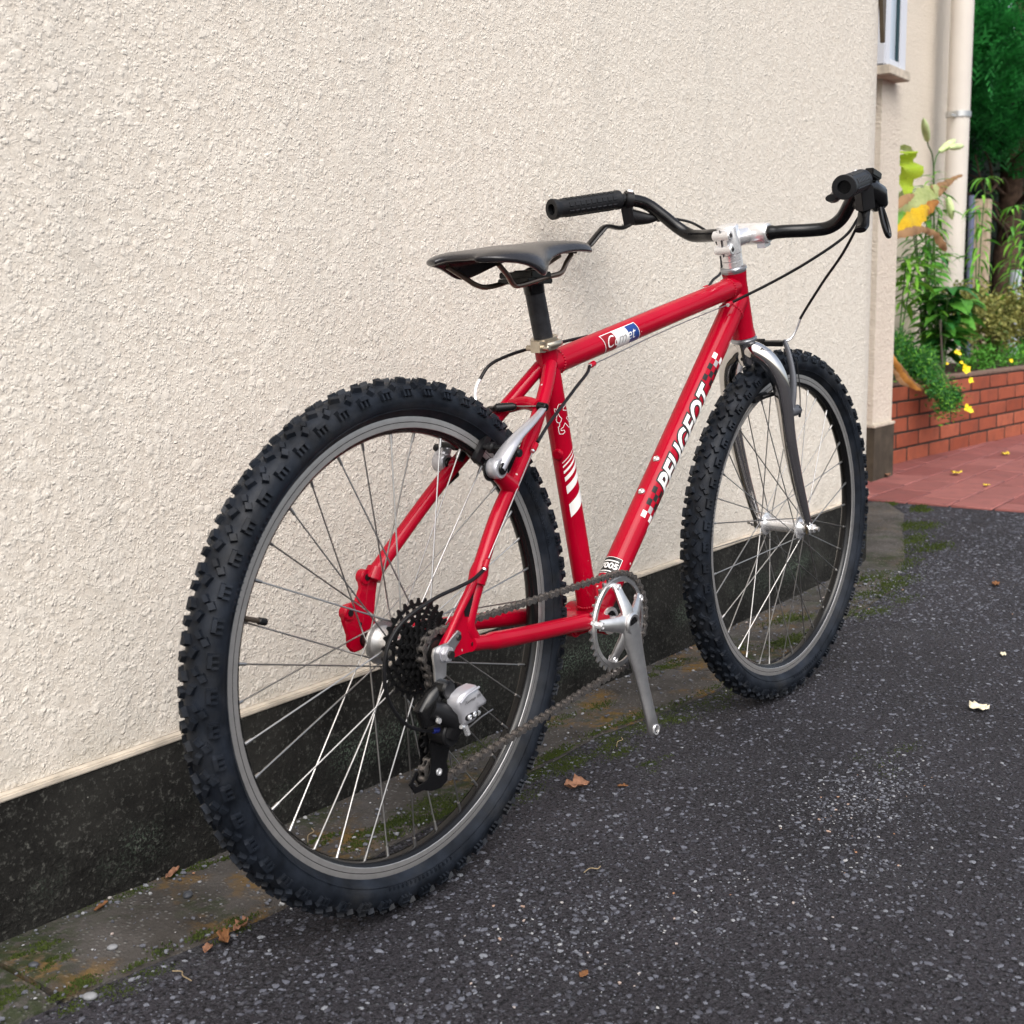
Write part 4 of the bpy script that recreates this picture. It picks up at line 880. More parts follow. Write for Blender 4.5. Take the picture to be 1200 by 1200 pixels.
# ---- brakes
def varm(pts, radii): return MB().tube(spline(pts, 5), [float(np.interp(i/((len(pts)-1)*5), np.linspace(0, 1, len(radii)), radii)) for i in range((len(pts)-1)*5+1)], 16, flat=(1, .62), ref=(0, 1, 0))
rb = empty('rear_brake', parent=bike); rb.location = UPZ
b = varm([(.1160, -.0640, .2120), (.139, -.0660, .2345), (.160, -.0650, .2480), (.189, -.061, .2600), (.2230, -.0510, .2700), (.2455, -.0440, .2780)], [.0138, .0116, .0090, .0078, .0060, .0052]); b.cyl((.1160, -.0560, .2120), (.1160, -.0730, .2120), .0130, 26, .0015)
b.build('brake_arm', m_silver, rb, angle=45)
b = MB(); b.cyl((.1160, -.0730, .2120), (.1160, -.0765, .2120), .0078, 18, .0012); b.build('pivot_bolt', m_black, rb); b = MB(); b.cyl((.1160, -.0545, .2100), (.1160, -.0570, .2100), .0150, 20); b.build('spring_housing', m_black, rb); b = MB(); b.cyl((.2445, -.050, .2790), (.2445, -.036, .2810), .0058, 16, .001); b.build('cable_clamp', m_black, rb)
b = varm([(.1560, .0640, .2110), (.176, .0650, .2380), (.205, .0600, .2600), (.232, .050, .2760)], [.0135, .0110, .0080, .0055]); b.cyl((.1560, .0500, .2090), (.1560, .0690, .2090), .0125, 26, .0015); b.build('brake_arm', m_silver, rb, angle=45)
b = MB(); b.cyl((.1560, .0460, .2090), (.1560, .0500, .2090), .0078, 18, .0012); b.build('pivot_bolt', m_black, rb); b = MB(); b.cyl((.150, .050, .186), (.168, .048, .196), .008, 14, .001); b.build('spring_housing', m_black, rb)
for s_, x0 in ((-1, .143), (1, .150)):
    b = MB(); R_ = Matrix.Rotation(math.radians(-48), 3, 'Y'); b.box((x0+.004, s_*.0165, .2340), (.046, .0085, .0110), R_); b.cyl((x0+.004, s_*.020, .2340), (x0+.006, s_*.062, .2330), .0040, 12); b.cyl((x0+.004, s_*.028, .2340), (x0+.004, s_*.038, .2338), .0075, 14, .001); b.cyl((x0+.010, s_*.068, .228), (x0+.010, s_*.075, .228), .0055, 12, .001)
    b.build('brake_pad', m_plastic, rb, bevel=.001)
b = MB(); b.tube([(.2272, .026, .2775), (.2300, .024, .2778), (.2450, .008, .2790), (.2470, .003, .2795)], [.0035, .0062, .0056, .0032], 14); 
for k in range(5): b.cyl(V(.232, .0215, .278)+V(.003, -.0032, .0003)*k, V(.2334, .0200, .278)+V(.003, -.0032, .0003)*k, .0068-.0003*k, 12)
b.build('cable_boot', m_plastic, rb)
b = MB(); b.bbox(.205, .232, .026, .030, .2735, .2785); b.bbox(.205, .232, .034, .038, .2735, .2785); b.cyl((.205, .026, .276), (.205, .038, .276), .004, 10); b.cyl((.231, .026, .276), (.231, .038, .276), .004, 10); b.build('noodle_link', m_steel, rb)
b = MB(); b.tube([(.2470, .003, .2795), (.2445, -.046, .2810)], .0009, 6); b.build('bare_cable', m_spoke, rb)
b = MB(); b.tube(spline([(.2173, .040, .2790), (.2150, .048, .2900), (.2190, .050, .3050), (.2277, .050, .3159)], 6), .0026, 10); b.build('noodle', m_polish, rb)
fb = empty('front_brake', parent=bike); fb.matrix_local = MS
for s_ in (-1, 1):
    b = MB(); 
    arm_ = varm([(.0280, s_*.0560, .2380), (.0420, s_*.0580, .2700), (.0560, s_*.0540, .3020), (.0700, s_*.0430, .3360), (.0790, s_*.0330, .3540)], [.0075, .0068, .0058, .0050, .0042]); arm_.cyl((.024, s_*.056, .2400), (.052, s_*.056, .2320), .0100, 18, .001); arm_.build('brake_arm', simple('grey_arm', (.10, .105, .118), .35, .3) if s_ < 0 else m_silver, fb, angle=45)
    b = MB(); b.box((-.006, s_*.0170, .2770), (.044, .0090, .0110), Matrix.Rotation(math.radians(8), 3, 'Y')); b.cyl((-.004, s_*.022, .277), (.035, s_*.050, .277), .0040, 10); b.build('brake_pad', m_plastic, fb, bevel=.001)
    b = MB(); b.tube(spline([(.0640, s_*.060, .3260), (.0580, s_*.064, .2900), (.0500, s_*.066, .2600), (.0460, s_*.064, .2300)], 5), .0010, 6); b.cyl((.0450, s_*.064, .2280), (.0440, s_*.063, .2220), .0024, 8); b.build('return_spring', m_plastic, fb)
b = MB(); b.bbox(.070, .079, -.034, .004, .3510, .3535); b.bbox(.070, .072, -.034, .004, .3450, .3510); b.tube([(.0760, .006, .3520), (.0760, .030, .3530)], [.0055, .0040], 12); b.build('noodle_link', m_plastic, fb)
b = MB(); b.tube(spline([(.0780, -.018, .3500), (.0930, -.028, .3470), (.1050, -.034, .3500), (.1150, -.041, .3640), (.1190, -.048, .3800)], 6), .0024, 10); b.build('noodle', m_polish, fb)

# ---- cables
def cab(name, pts, r=.0024, mat=m_plastic, S_=False):
    b = MB().tube(spline(pts, 8), r, 10); return (PS if S_ else PB)(b, name, mat)
def s2b(p): return tuple((frs @ Vector(p)))
cab('brake_cable', [(.1190, -.048, .3800), (.1230, -.062, .4000), (.1140, -.105, .4500), (.1080, -.150, .5000), (.1000, -.185, .5480), (.0960, -.192, .5680)], S_=True)
cab('shift_cable', [(.8230, -.0180, .4158), s2b((-.020, -.080, .4900)), s2b((.004, -.140, .5170)), s2b((.040, -.190, .5460)), s2b((.080, -.200, .5680))])
cab('brake_cable', [s2b((.100, .172, .5800)), s2b((.120, .140, .5620)), s2b((.095, .085, .5350)), s2b((.035, .045, .5000)), (.845, .030, .4550), (.806, .0175, .4430)])
cab('brake_cable', [(.786, .017, .4385), (.62, .0175, .4060), (.448, .0160, .3710)], .0012, m_spoke)
cab('brake_cable', [(.440, .0160, .3690), (.380, .022, .3620), (.325, .030, .3560), (.275, .036, .3470), (.243, .044, .3350), (.2277, .050, .3159)])
cab('shift_cable', [(.4020, -.0130, .3270), (.3853, -.0200, .3180), (.3500, -.0290, .3040), (.3216, -.0340, .2900), (.2498, -.0500, .2577), (.2145, -.0565, .2360)])
cab('shift_cable', [(.2005, -.0572, .2225), (.150, -.0650, .1720), (.0860, -.0722, .1030)], .0009, m_spoke)
cab('shift_cable', [(.8060, -.0190, .4120), (.62, -.0192, .3770), (.4180, -.0140, .3310)], .0009, m_spoke)
cab('shift_cable', [(.0743, -.0725, .0900), (.0500, -.0760, .0830), (.0200, -.0780, .0790), (-.0250, -.0760, .0720), (-.0760, -.0700, .0520), (-.0990, -.0660, .0180), (-.0960, -.0640, -.0300), (-.0700, -.0640, -.0680), (-.0400, -.0660, -.0860), (-.0220, -.0680, -.0900)])
b = MB(); b.cyl((-.0240, -.068, -.0905), (-.0140, -.070, -.0915), .0036, 12, .0006); PB(b, 'cable_ferrule', simple('blue_ferrule', (.02, .03, .20), .35, .5))

# ------------------------------------------------------------------ plants behind the brick wall
m_g1 = mat_leaf('bright_leaf', (.06, .26, .02), (.22, .50, .06)); m_g2 = mat_leaf('mid_leaf', (.025, .13, .018), (.11, .34, .045))
m_g3 = mat_leaf('dark_leaf', (.006, .040, .010), (.030, .15, .028), .35, .12); m_con = mat_leaf('conifer_green', (.0015, .026, .010), (.040, .30, .060), .5, .25)
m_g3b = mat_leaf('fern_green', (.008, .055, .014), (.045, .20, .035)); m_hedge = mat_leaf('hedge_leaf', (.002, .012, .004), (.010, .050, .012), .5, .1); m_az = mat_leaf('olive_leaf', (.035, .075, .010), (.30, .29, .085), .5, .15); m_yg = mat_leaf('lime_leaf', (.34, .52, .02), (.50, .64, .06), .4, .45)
m_yel = mat_leaf('yellow_leaf', (.55, .30, .010), (.78, .52, .02), .45, .3); m_dry = mat_leaf('dry_leaf', (.12, .055, .022), (.34, .20, .10), .7, .2)
m_pale = mat_leaf('pale_leaf', (.26, .34, .09), (.52, .56, .26), .5, .35); m_ora = mat_leaf('orange_dry_leaf', (.20, .070, .014), (.44, .20, .045), .6, .2)
m_bud = simple('green_white_bud', (.55, .66, .32), .45, var=.25, scale=20); m_petal = simple('yellow_petal', (.85, .66, .01), .5); m_stem = simple('green_stem', (.06, .13, .03), .5, var=.3)
m_cone = simple('dark_core', (.004, .009, .004), .9); m_pink = simple('pale_flower', (.72, .62, .58), .6)  # dark_core: shade inside the foliage put into a near-black colour
def blade_mesh(name, L, Wd, mat, droop=.3, fold=.25, n=6, peak=.4, twist=0.0, wavy=0.0):
    vs, fs = [], []
    p = V(0, 0, 0); a = 0
    for i in range(n+1):
        t = i/n; w_ = Wd*.5*(t/peak)**.6*1.0 if t < peak else Wd*.5*(1-((t-peak)/(1-peak))**1.7)
        w_ = max(w_, Wd*.02); tw = twist*t; c_, s_ = math.cos(tw), math.sin(tw)
        for k, f_ in ((-1, 1), (0, 0), (1, 1)):
            y = k*w_; z = f_*w_*fold+wavy*Wd*math.sin(i*2.3+k*1.7)*.12
            vs.append((p.x, y*c_-z*s_, p.z+y*s_+z*c_))
        a -= droop/n; p = p+V(math.cos(a), 0, math.sin(a))*(L/n)
    for i in range(n): fs += [[i*3, i*3+1, i*3+4, i*3+3], [i*3+1, i*3+2, i*3+5, i*3+4]]
    return vs, fs
def leaf_me(name, mat, *a, **k):
    vs, fs = blade_mesh(name, *a, mat, **k); b = MB(); b.add(vs, fs)
    me = bpy.data.meshes.new(name); me.from_pydata(b.v, [], b.f); me.materials.append(mat)
    for p in me.polygons: p.use_smooth = True
    return me
def put_leaf(me, parent, loc, az, el, roll=0.0, sc=1.0, name='leaf'):
    o = link(name, me, parent, loc); o.rotation_euler = (Matrix.Rotation(az, 3, 'Z') @ Matrix.Rotation(-el, 3, 'Y') @ Matrix.Rotation(roll, 3, 'X')).to_euler(); o.scale = (sc,)*3; return o
def ribbon(pts, widths, fold=.2, side=None, n=6):
    c = spline(pts, n); N = len(c); vs = []
    for i, p in enumerate(c):
        w_ = float(np.interp(i/(N-1), np.linspace(0, 1, len(widths)), widths))*.5
        t = (c[min(i+1, N-1)]-c[max(i-1, 0)]).normalized(); s_ = Vector(side) if side else t.cross(V(-.8, -.58, .1)).normalized()
        s_ = (s_-t*s_.dot(t)).normalized(); nn = t.cross(s_)
        for k in (-1, 0, 1): vs.append(p+s_*(k*w_*(1+.16*math.sin(i*1.9+k*2.1)))+nn*(abs(k)*w_*(fold*1.8)+w_*.22*math.sin(i*.8+k*1.3)))
    fs = []
    for i in range(N-1): fs += [[i*3, i*3+1, i*3+4, i*3+3], [i*3+1, i*3+2, i*3+5, i*3+4]]
    b = MB(); b.add(vs, fs)
    return b
def rel(pts, o): return [tuple(Vector(p)-Vector(o)) for p in pts]
SOIL = .36
# -- lily
O = V(6.97, .85, SOIL); li = empty('lily_plant', O, 'tall lily in bud with narrow leaves up its stem in front of the cream downpipe', 'plant')
path = spline(rel([(6.97, .85, .36), (6.90, .85, .70), (6.848, .85, .992), (6.80, .85, 1.30), (6.783, .85, 1.45)], O), 8)
MB().tube(path, [.007-.003*i/len(path) for i in range(len(path))], 8).build('stem', m_stem, li)
for pts in ([(6.783, .85, 1.44), (6.72, .84, 1.50), (6.62, .83, 1.535), (6.58, .82, 1.55)], [(6.783, .85, 1.44), (6.85, .86, 1.50), (6.90, .86, 1.53)], [(6.80, .85, 1.30), (6.9, .84, 1.33), (6.94, .82, 1.30)]):
    MB().tube(spline(rel(pts, O), 5), .0035, 6).build('flower_stalk', m_stem, li)
lm_ = [leaf_me('leaf', m_g1, .15, .022, droop=.8, fold=.3), leaf_me('leaf', m_g2, .13, .019, droop=1.3, fold=.3)]
for k in range(58):
    t = .10+.86*k/58; p = path[int(t*(len(path)-1))]; put_leaf(random.choice(lm_), li, p, k*2.4+random.gauss(0, .3), random.uniform(.15, .7), 0, random.uniform(.75, 1.1)*(1.05-.25*t))
def bud(a, e, r):
    a = Vector(a)-O; e = Vector(e)-O; b = MB(); L_ = (e-a).length
    b.lathe(a, e-a, [(0, r*.35), (L_*.12, r*.75), (L_*.4, r), (L_*.65, r*.95), (L_*.88, r*.55), (L_, r*.08)], 12); b.build('bud', m_bud, li)
bud((6.58, .82, 1.55), (6.44, .80, 1.645), .020); bud((6.90, .86, 1.53), (7.10, .84, 1.61), .021); bud((6.93, .82, 1.55), (7.12, .80, 1.575), .017); bud((6.94, .82, 1.30), (6.97, .80, 1.18), .020)
# -- broad leaved plant, leaves yellowing and drying
O = V(6.0, .80, SOIL); cn = empty('broad_leaf_plant', O, 'broad leaved plant at the pier with yellowing and dried brown leaves', 'plant')
MB().tube(spline(rel([(6.0, .80, .36), (5.98, .80, .8), (5.94, .79, 1.12), (5.97, .80, 1.24)], O), 6), .018, 12).build('stem', m_stem, cn)
def rl(name, pts, widths, mat, label=None, **k):
    o = ribbon(rel(pts, O), widths, **k).build(name, mat, cn, angle=80)
    if label: o['label'] = label
rl('leaf', [(6.17, .80, 1.462), (6.17, .795, 1.415), (6.16, .79, 1.34), (6.13, .78, 1.26)], [.17, .26, .22, .03], m_yg, 'lime green hanging leaf', side=(1, -.1, -.05), fold=.1)
rl('leaf', [(6.05, .80, 1.462), (6.14, .80, 1.480), (6.23, .80, 1.480), (6.30, .80, 1.462)], [.015, .030, .030, .012], m_pale, side=(.1, -.5, .8))
rl('leaf', [(5.96, .80, 1.16), (6.16, .80, 1.21), (6.40, .79, 1.235), (6.60, .79, 1.305), (6.75, .80, 1.335)], [.05, .13, .15, .09, .02], m_pale, 'pale cream green leaf')
rl('leaf', [(6.62, .79, 1.305), (6.78, .79, 1.345), (6.95, .79, 1.395), (7.12, .80, 1.424)], [.075, .05, .022, .012], m_dry, 'dried brown leaf tip')
rl('leaf', [(5.95, .76, 1.075), (6.10, .74, 1.12), (6.281, .74, 1.176), (6.40, .74, 1.215)], [.06, .10, .085, .04], m_yel, 'bright yellow leaf')
rl('leaf', [(6.36, .738, 1.195), (6.45, .738, 1.23), (6.53, .738, 1.25)], [.055, .05, .02], m_ora, 'orange brown leaf end')
rl('leaf', [(5.95, .74, 1.06), (6.081, .72, 1.082), (6.26, .72, 1.10), (6.40, .72, 1.08)], [.03, .045, .035, .02], m_dry, 'curled brown leaf'); rl('leaf', [(6.30, .72, 1.105), (6.439, .72, 1.085), (6.55, .72, 1.045), (6.637, .72, 1.01)], [.015, .03, .055, .02], m_dry)
rl('leaf', [(5.92, .76, 1.18), (6.053, .74, 1.231), (6.13, .74, 1.25), (6.172, .74, 1.258)], [.03, .045, .03, .01], m_dry); rl('leaf', [(5.94, .78, 1.12), (6.08, .77, 1.150), (6.22, .77, 1.155), (6.30, .77, 1.14)], [.04, .06, .055, .02], m_g1)
rl('leaf', [(5.60, .64, .56), (5.60, .61, .49), (5.68, .59, .415), (5.78, .575, .368), (5.85, .57, .350)], [.008, .022, .032, .022, .006], m_ora, 'dried orange leaf hanging at the foot')
rl('leaf', [(5.60, .66, .50), (5.62, .62, .45), (5.66, .60, .40), (5.76, .585, .37)], [.008, .018, .024, .008], m_dry)
rl('leaf', [(5.64, .66, .54), (5.68, .61, .46), (5.77, .59, .395), (5.90, .575, .352)], [.008, .02, .025, .008], m_dry)
# -- leafy stems
def leafy(name, O, label, h, n, mats, lsize, spread, lean=(0, 0), top_whorl=True, cat='plant', group=None, start=.15, wdt=.19, droop=1.0, stems=3):
    O = Vector(O); r = empty(name, O, label, cat, group); R_ = random.Random(int(O.x*100))
    ms = [leaf_me('leaf', m, lsize*k, lsize*k*wdt, droop=droop, fold=.25, wavy=.5) for m in mats for k in (1, .75)]
    for s_ in range(stems):
        lx, ly = lean[0]+R_.uniform(-spread, spread), lean[1]+R_.uniform(-spread, spread)*.5; hh = h*R_.uniform(.8, 1.0) if s_ else h
        if s_ == 0: lx, ly = lean
        pth = spline([(0, 0, 0), (lx*.2, ly*.2, hh*.4), (lx*.6, ly*.6, hh*.75), (lx, ly, hh)], 8)
        MB().tube(pth, [.0055-.003*i/len(pth) for i in range(len(pth))], 6).build('stem', m_stem, r)
        m_ = n//stems
        for k in range(m_):
            t = start+(1-start)*k/m_; p = pth[int(t*(len(pth)-1))]; put_leaf(R_.choice(ms), r, p+V(R_.gauss(0, .01), R_.gauss(0, .01), R_.gauss(0, .01)), k*2.4+R_.gauss(0, .4), R_.uniform(-.1, .6), R_.gauss(0, .3), R_.uniform(.7, 1.1))
        if top_whorl:
            for k in range(7): put_leaf(R_.choice(ms), r, pth[-1], k*.9, R_.uniform(.1, .5), 0, R_.uniform(.8, 1.1))
    return r
leafy('leafy_plant', (7.02, .95, SOIL), 'dense green leafy plant crowding the foot of the downpipe', 1.00, 150, (m_g2, m_g1), .15, .22, lean=(-.02, 0), stems=5)
leafy('leafy_plant', (7.45, 1.05, SOIL), 'mass of narrow green leaves rising between downpipe and shrub', .80, 150, (m_g2, m_g3), .14, .26, lean=(.0, 0), stems=6)
leafy('leafy_plant', (6.36, .86, SOIL), 'light green fingered plant in the corner beside the pier', .60, 40, (m_g1,), .16, .14, lean=(.02, -.02), stems=2, start=.6)
leafy('leafy_plant', (8.10, .98, SOIL), 'tall wispy plant with drooping fingers in front of the wooden post', 1.13, 60, (m_g2, m_g1), .17, .20, lean=(.02, -.02), stems=2, start=.30, wdt=.15, droop=1.4)
leafy('leafy_plant', (8.80, .98, SOIL), 'wispy green plant at the right edge before the pale posts', 1.00, 80, (m_g1, m_g2), .17, .26, lean=(.0, -.02), stems=3, start=.3, wdt=.15, droop=1.4)
leafy('broadleaf_shrub', (6.90, .80, SOIL), 'shrub of dark oval leaves low down below the lily stem', .46, 110, (m_g3, m_g2), .19, .30, lean=(-.05, -.03), stems=6, start=.25, wdt=.38, droop=.9, cat='shrub')
# -- speckled shrub with small leaves
def scatter_leaves(name, mat, n, fpos, L, Wd, parent=None, seed=1, up_bias=.3, flat=False):
    R_ = np.random.default_rng(seed); vs = np.zeros((n, 4, 3)); 
    P = np.array([fpos(R_) for _ in range(n)]); d = R_.normal(size=(n, 3)); d[:, 2] = np.abs(d[:, 2])*up_bias+d[:, 2]*(1-up_bias); d /= np.linalg.norm(d, axis=1)[:, None]
    q = R_.normal(size=(n, 3)); s_ = np.cross(d, q); s_ /= np.linalg.norm(s_, axis=1)[:, None]; nn = np.cross(d, s_)
    l = L*R_.uniform(.6, 1.2, (n, 1)); w_ = Wd*R_.uniform(.6, 1.2, (n, 1))
    vs[:, 0] = P; vs[:, 1] = P+d*l*.45+s_*w_*.5+nn*w_*.12; vs[:, 2] = P+d*l; vs[:, 3] = P+d*l*.45-s_*w_*.5+nn*w_*.12
    me = bpy.data.meshes.new(name); me.from_pydata([tuple(v) for v in vs.reshape(-1, 3)], [], [(4*i, 4*i+1, 4*i+2, 4*i+3) for i in range(n)]); me.materials.append(mat)
    return link(name, me, parent)
O = V(8.0, .86, SOIL); az = empty('azalea_shrub', O, 'low rounded shrub of small cream and olive leaves behind the brick wall', 'shrub')
tips = []
for k in range(9):
    a = 2*PI*k/9; e = V(.50*math.cos(a)*random.uniform(.6, 1), .20*math.sin(a), random.uniform(.22, .40)); m_ = V(e.x*.35, e.y*.35, e.z*.5)
    MB().tube(spline([(0, 0, -.02), m_, e], 6), [.010]*7+[.004]*6, 6).build('branch', m_bark, az); tips += [e, e*.8]
    for q_ in range(4):
        f_ = m_.lerp(e, random.uniform(.2, 1)); g_ = f_+V(random.gauss(0, .10), random.gauss(0, .05), random.uniform(.03, .12)); tips.append(g_)
cl = [t+V(random.gauss(0, .05), random.gauss(0, .03), random.gauss(0, .04)) for t in tips for _ in range(3)]
def azp(R_):
    c_ = cl[int(R_.integers(len(cl)))]; return (c_.x+R_.normal()*.030, c_.y+R_.normal()*.025, max(.0, c_.z+R_.normal()*.024))
tag(scatter_leaves('foliage', m_az, 4200, azp, .036, .019, az, 3), kind='stuff')
cl2 = [V(random.uniform(-.5, .7), random.uniform(-.12, .1), random.uniform(.0, .12)) for _ in range(60)]
tag(scatter_leaves('low_foliage', m_g2, 1500, lambda R_: tuple(cl2[int(R_.integers(60))]+V(*(R_.normal(size=3)*.03))), .03, .014, az, 5), kind='stuff')
# -- trailing plant with yellow flowers
O = V(6.03, .66, .385); tr = empty('trailing_plant', O, 'feathery green plant with yellow flowers spilling over the brick wall', 'plant')
cls = []
for k in range(130):
    t = random.random(); x = -.20+.40*random.random(); drop = random.random(); y = .05-.22*drop; z = .10-.30*max(0, drop-.25)+random.gauss(0, .02)
    if random.random() < .3: x = random.uniform(-.40, -.05); y = random.uniform(.0, .12); z = random.uniform(.05, .22)
    cls.append((V(x*(1-.25*drop)+.04, y, z), random.uniform(.5, 1)))
def trp(R_):
    c_, s_ = cls[int(R_.integers(len(cls)))]; return (c_.x+R_.normal()*.028*s_, c_.y+R_.normal()*.02*s_, c_.z+R_.normal()*.028*s_)
tag(scatter_leaves('foliage', m_g3b, 6500, trp, .028, .007, tr, 8), kind='stuff'); tag(scatter_leaves('pale_foliage', m_g1, 1500, trp, .026, .008, tr, 9), kind='stuff')
for k in range(14):
    c_, _ = cls[k*7]; MB().tube(spline([(random.uniform(-.1, .15), .05, -.02), (c_.x*.6, c_.y*.4, .08), c_], 5), .003, 5).build('stem', m_stem, tr)
def flower(loc, r, par):
    b = MB(); loc = Vector(loc); n_ = V(-.75, -.6, .2).normalized(); u_ = n_.orthogonal().normalized(); w_ = n_.cross(u_)
    for k in range(5):
        a = 2*PI*k/5+random.random()*.3; d_ = (u_*math.cos(a)+w_*math.sin(a))*random.uniform(.6, 1.3)+n_*random.uniform(-.3, .5); q_ = n_.cross(d_)
        b.add([loc, loc+d_*r*.6+q_*r*.42+n_*r*.15, loc+d_*r*1.05+n_*r*.35, loc+d_*r*.6-q_*r*.42+n_*r*.15], [[0, 1, 2, 3]])
    b.cur = 1; b.ball(loc+n_*r*.1, r*.18, nu=6, nv=4); b.build('flower', [m_petal, m_yel], par, angle=80)
for p, r in (((6.14, .50, .515), .017), ((6.28, .50, .425), .024), ((6.36, .50, .372), .018), ((6.13, .44, .250), .023), ((6.30, .53, .460), .012), ((5.98, .50, .47), .008)): flower(V(*p)-O, r, tr)
# -- small plants at the right end
O = V(8.55, .78, SOIL); sp = empty('small_plant', O, 'small green seedlings with one yellow flower at the right end of the brick wall', 'plant')
sm_ = leaf_me('leaf', m_g1, .07, .045, droop=.5, fold=.2)
for k in range(40): put_leaf(sm_, sp, (random.uniform(-.45, .6), random.uniform(-.1, .1), random.uniform(.0, .07)), random.uniform(0, 6.28), random.uniform(.1, .8), 0, random.uniform(.5, 1))
flower((-.95, -.15, .055), .018, sp)
# -- posts and stake
def post(name, p0, p1, r, mat, label, cat='post', sq=False):
    o = MB()
    if sq: o.bbox(-r, r, -r, r, 0, p1[2]-p0[2])
    else: o.cyl((0, 0, 0), (p1[0]-p0[0], p1[1]-p0[1], p1[2]-p0[2]), r, 14)
    o = o.build(name, mat, None, smooth=not sq, bevel=.003 if sq else 0); o.location = p0; return tag(o, label, cat)
post('metal_post', (9.50, 1.42, 0), (9.44, 1.42, 1.50), .022, m_bluepost, 'thin blue grey metal post just right of the downpipe')
post('wooden_post', (9.86, 1.46, 0), (9.86, 1.46, 1.50), .052, m_wood, 'square pale wooden post behind the wispy plant', sq=True)
post('pale_post', (9.85, 1.20, 0), (9.85, 1.20, .98), .040, m_greypost, 'pale grey post showing through the plants right of the wooden post')
post('pale_post', (10.2, 1.16, 0), (10.2, 1.16, .86), .034, m_greypost, 'short grey post at the right edge above the bricks')
post('garden_stake', (6.90, .80, SOIL), (6.83, .80, .66), .006, m_spoke, 'thin metal garden stake standing among the dark oval leaves', 'stake')
o = MB(); 
for k in range(3): o.bbox(9.98+.105*k, 10.08+.105*k, 1.00, 1.05, 0, .46)
# -- conifer, its trunk and bare twigs
O = V(13.0, 1.98, 0); co = empty('conifer', O, 'dark green conifer with layered sprays at the top right', 'tree')
b = MB(); b.tube(spline([(0, .1, 0), (-.05, .1, 1.2), (0, .1, 2.4), (.05, .1, 4.2)], 6), [.14]*7+[.11]*6+[.05]*6, 12); b.build('trunk', m_bark, co)
for k in range(16):
    a = random.uniform(2.2, 5.6); z0 = random.uniform(1.1, 2.1); L_ = random.uniform(.6, 1.4)
    pts = [(0, .1, z0)]+[(math.cos(a)*L_*t+random.gauss(0, .05), .1+math.sin(a)*L_*t*.5+random.gauss(0, .04), z0+.25*t+random.gauss(0, .07)) for t in (.35, .7, 1)]
    MB().tube(spline(pts, 4), [.022-.0014*i for i in range(13)], 6).build('branch', m_bark, co)
NCL = 330; cc = []
RR_ = np.random.default_rng(11)
while len(cc) < NCL:
    p = RR_.uniform(-1, 1, 3)
    rr = np.linalg.norm(p)
    if .62 < rr < 1: cc.append((V(p[0]*1.95-.1, p[1]*.72, 2.78+p[2]*.82), V(p[0]*1.2, p[1]*1.4, p[2]*.4+.15).normalized()))
vs_, fs_ = [], []
for c_, d_ in cc:                                                           # each cluster is a fan of flat sprays
    for j in range(11):
        a = V(d_.x*.6+.25+RR_.normal()*.35, d_.y*.6-.2+RR_.normal()*.3, .42+RR_.normal()*.25).normalized(); base = c_+V(*(RR_.normal(size=3)*.07)); s_ = a.cross(V(RR_.normal()*.3, RR_.normal()*.3, 1)).normalized()
        for m_ in range(9):
            t = m_/9; p = base+a*(t*.27); sd_ = 1 if m_ % 2 else -1; e = p+(a*.75+s_*sd_*.8).normalized()*(.085*(1.1-t)); w_ = a*.013
            n0 = len(vs_); vs_ += [p-w_, p+w_, e+w_*.7, e-w_*.7]; fs_.append([n0, n0+1, n0+2, n0+3])
me = bpy.data.meshes.new('foliage'); me.from_pydata([tuple(v) for v in vs_], [], fs_); me.materials.append(m_con); tag(link('foliage', me, co), kind='stuff')
b = MB(); b.ball((.25, .15, 2.75), 1, (1.05, .35, .52), nu=20, nv=12); b.build('shade_core', m_cone, co)  # solid core, painted dark as the shade in the gaps between sprays
# -- background hedge
O = V(13.5, 3.0, 0); hg = empty('hedge', O, 'dark hedge closing the garden behind the posts', 'hedge')
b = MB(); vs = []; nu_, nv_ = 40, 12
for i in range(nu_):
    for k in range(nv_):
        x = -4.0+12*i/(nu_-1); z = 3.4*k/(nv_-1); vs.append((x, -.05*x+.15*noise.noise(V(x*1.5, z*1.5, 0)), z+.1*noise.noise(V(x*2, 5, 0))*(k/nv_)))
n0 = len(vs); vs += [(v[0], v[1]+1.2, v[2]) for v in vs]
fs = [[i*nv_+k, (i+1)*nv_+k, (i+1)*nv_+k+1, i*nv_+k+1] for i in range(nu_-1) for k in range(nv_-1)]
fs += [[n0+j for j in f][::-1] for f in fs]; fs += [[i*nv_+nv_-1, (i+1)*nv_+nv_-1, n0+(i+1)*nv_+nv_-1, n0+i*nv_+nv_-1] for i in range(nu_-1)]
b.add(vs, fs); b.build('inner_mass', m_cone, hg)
def hp_(R_):
    x = R_.uniform(-4, 8); z = R_.uniform(.1, 3.5); return (x, -.05*x-.08+R_.normal()*.09+.15*noise.noise(V(x*1.5, z*1.5, 0)), z)
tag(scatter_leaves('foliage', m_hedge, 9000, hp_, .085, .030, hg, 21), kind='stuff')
for k in range(16):                                                         # pale blossoms scattered over it
    p = V(random.uniform(-3.6, 2), 0, random.uniform(.6, 2.1)); p.y = -.05*p.x-.22; MB().ball(p, random.uniform(.012, .028), nu=6, nv=4).build('blossom', m_pink, hg)
# -- neighbouring house, a sliver above the conifer
nb = empty('neighbour_house', (24, 7.2, 0), 'sliver of a white house eave above the conifer', 'house')
MB().bbox(-4, 4, .9, 5, 0, 5.4).build('wall', m_greypost, nb, smooth=False); b = MB(); b.bbox(-4.6, 4.6, 0, 5.6, 5.41, 5.62); b.build('eave', m_win, nb, smooth=False)

# ------------------------------------------------------------------ small things on the ground
def zg(x, y):
    z = gz(x, y)
    if x < 3.5 and ey(x) < y < .02: z += .008
    return z
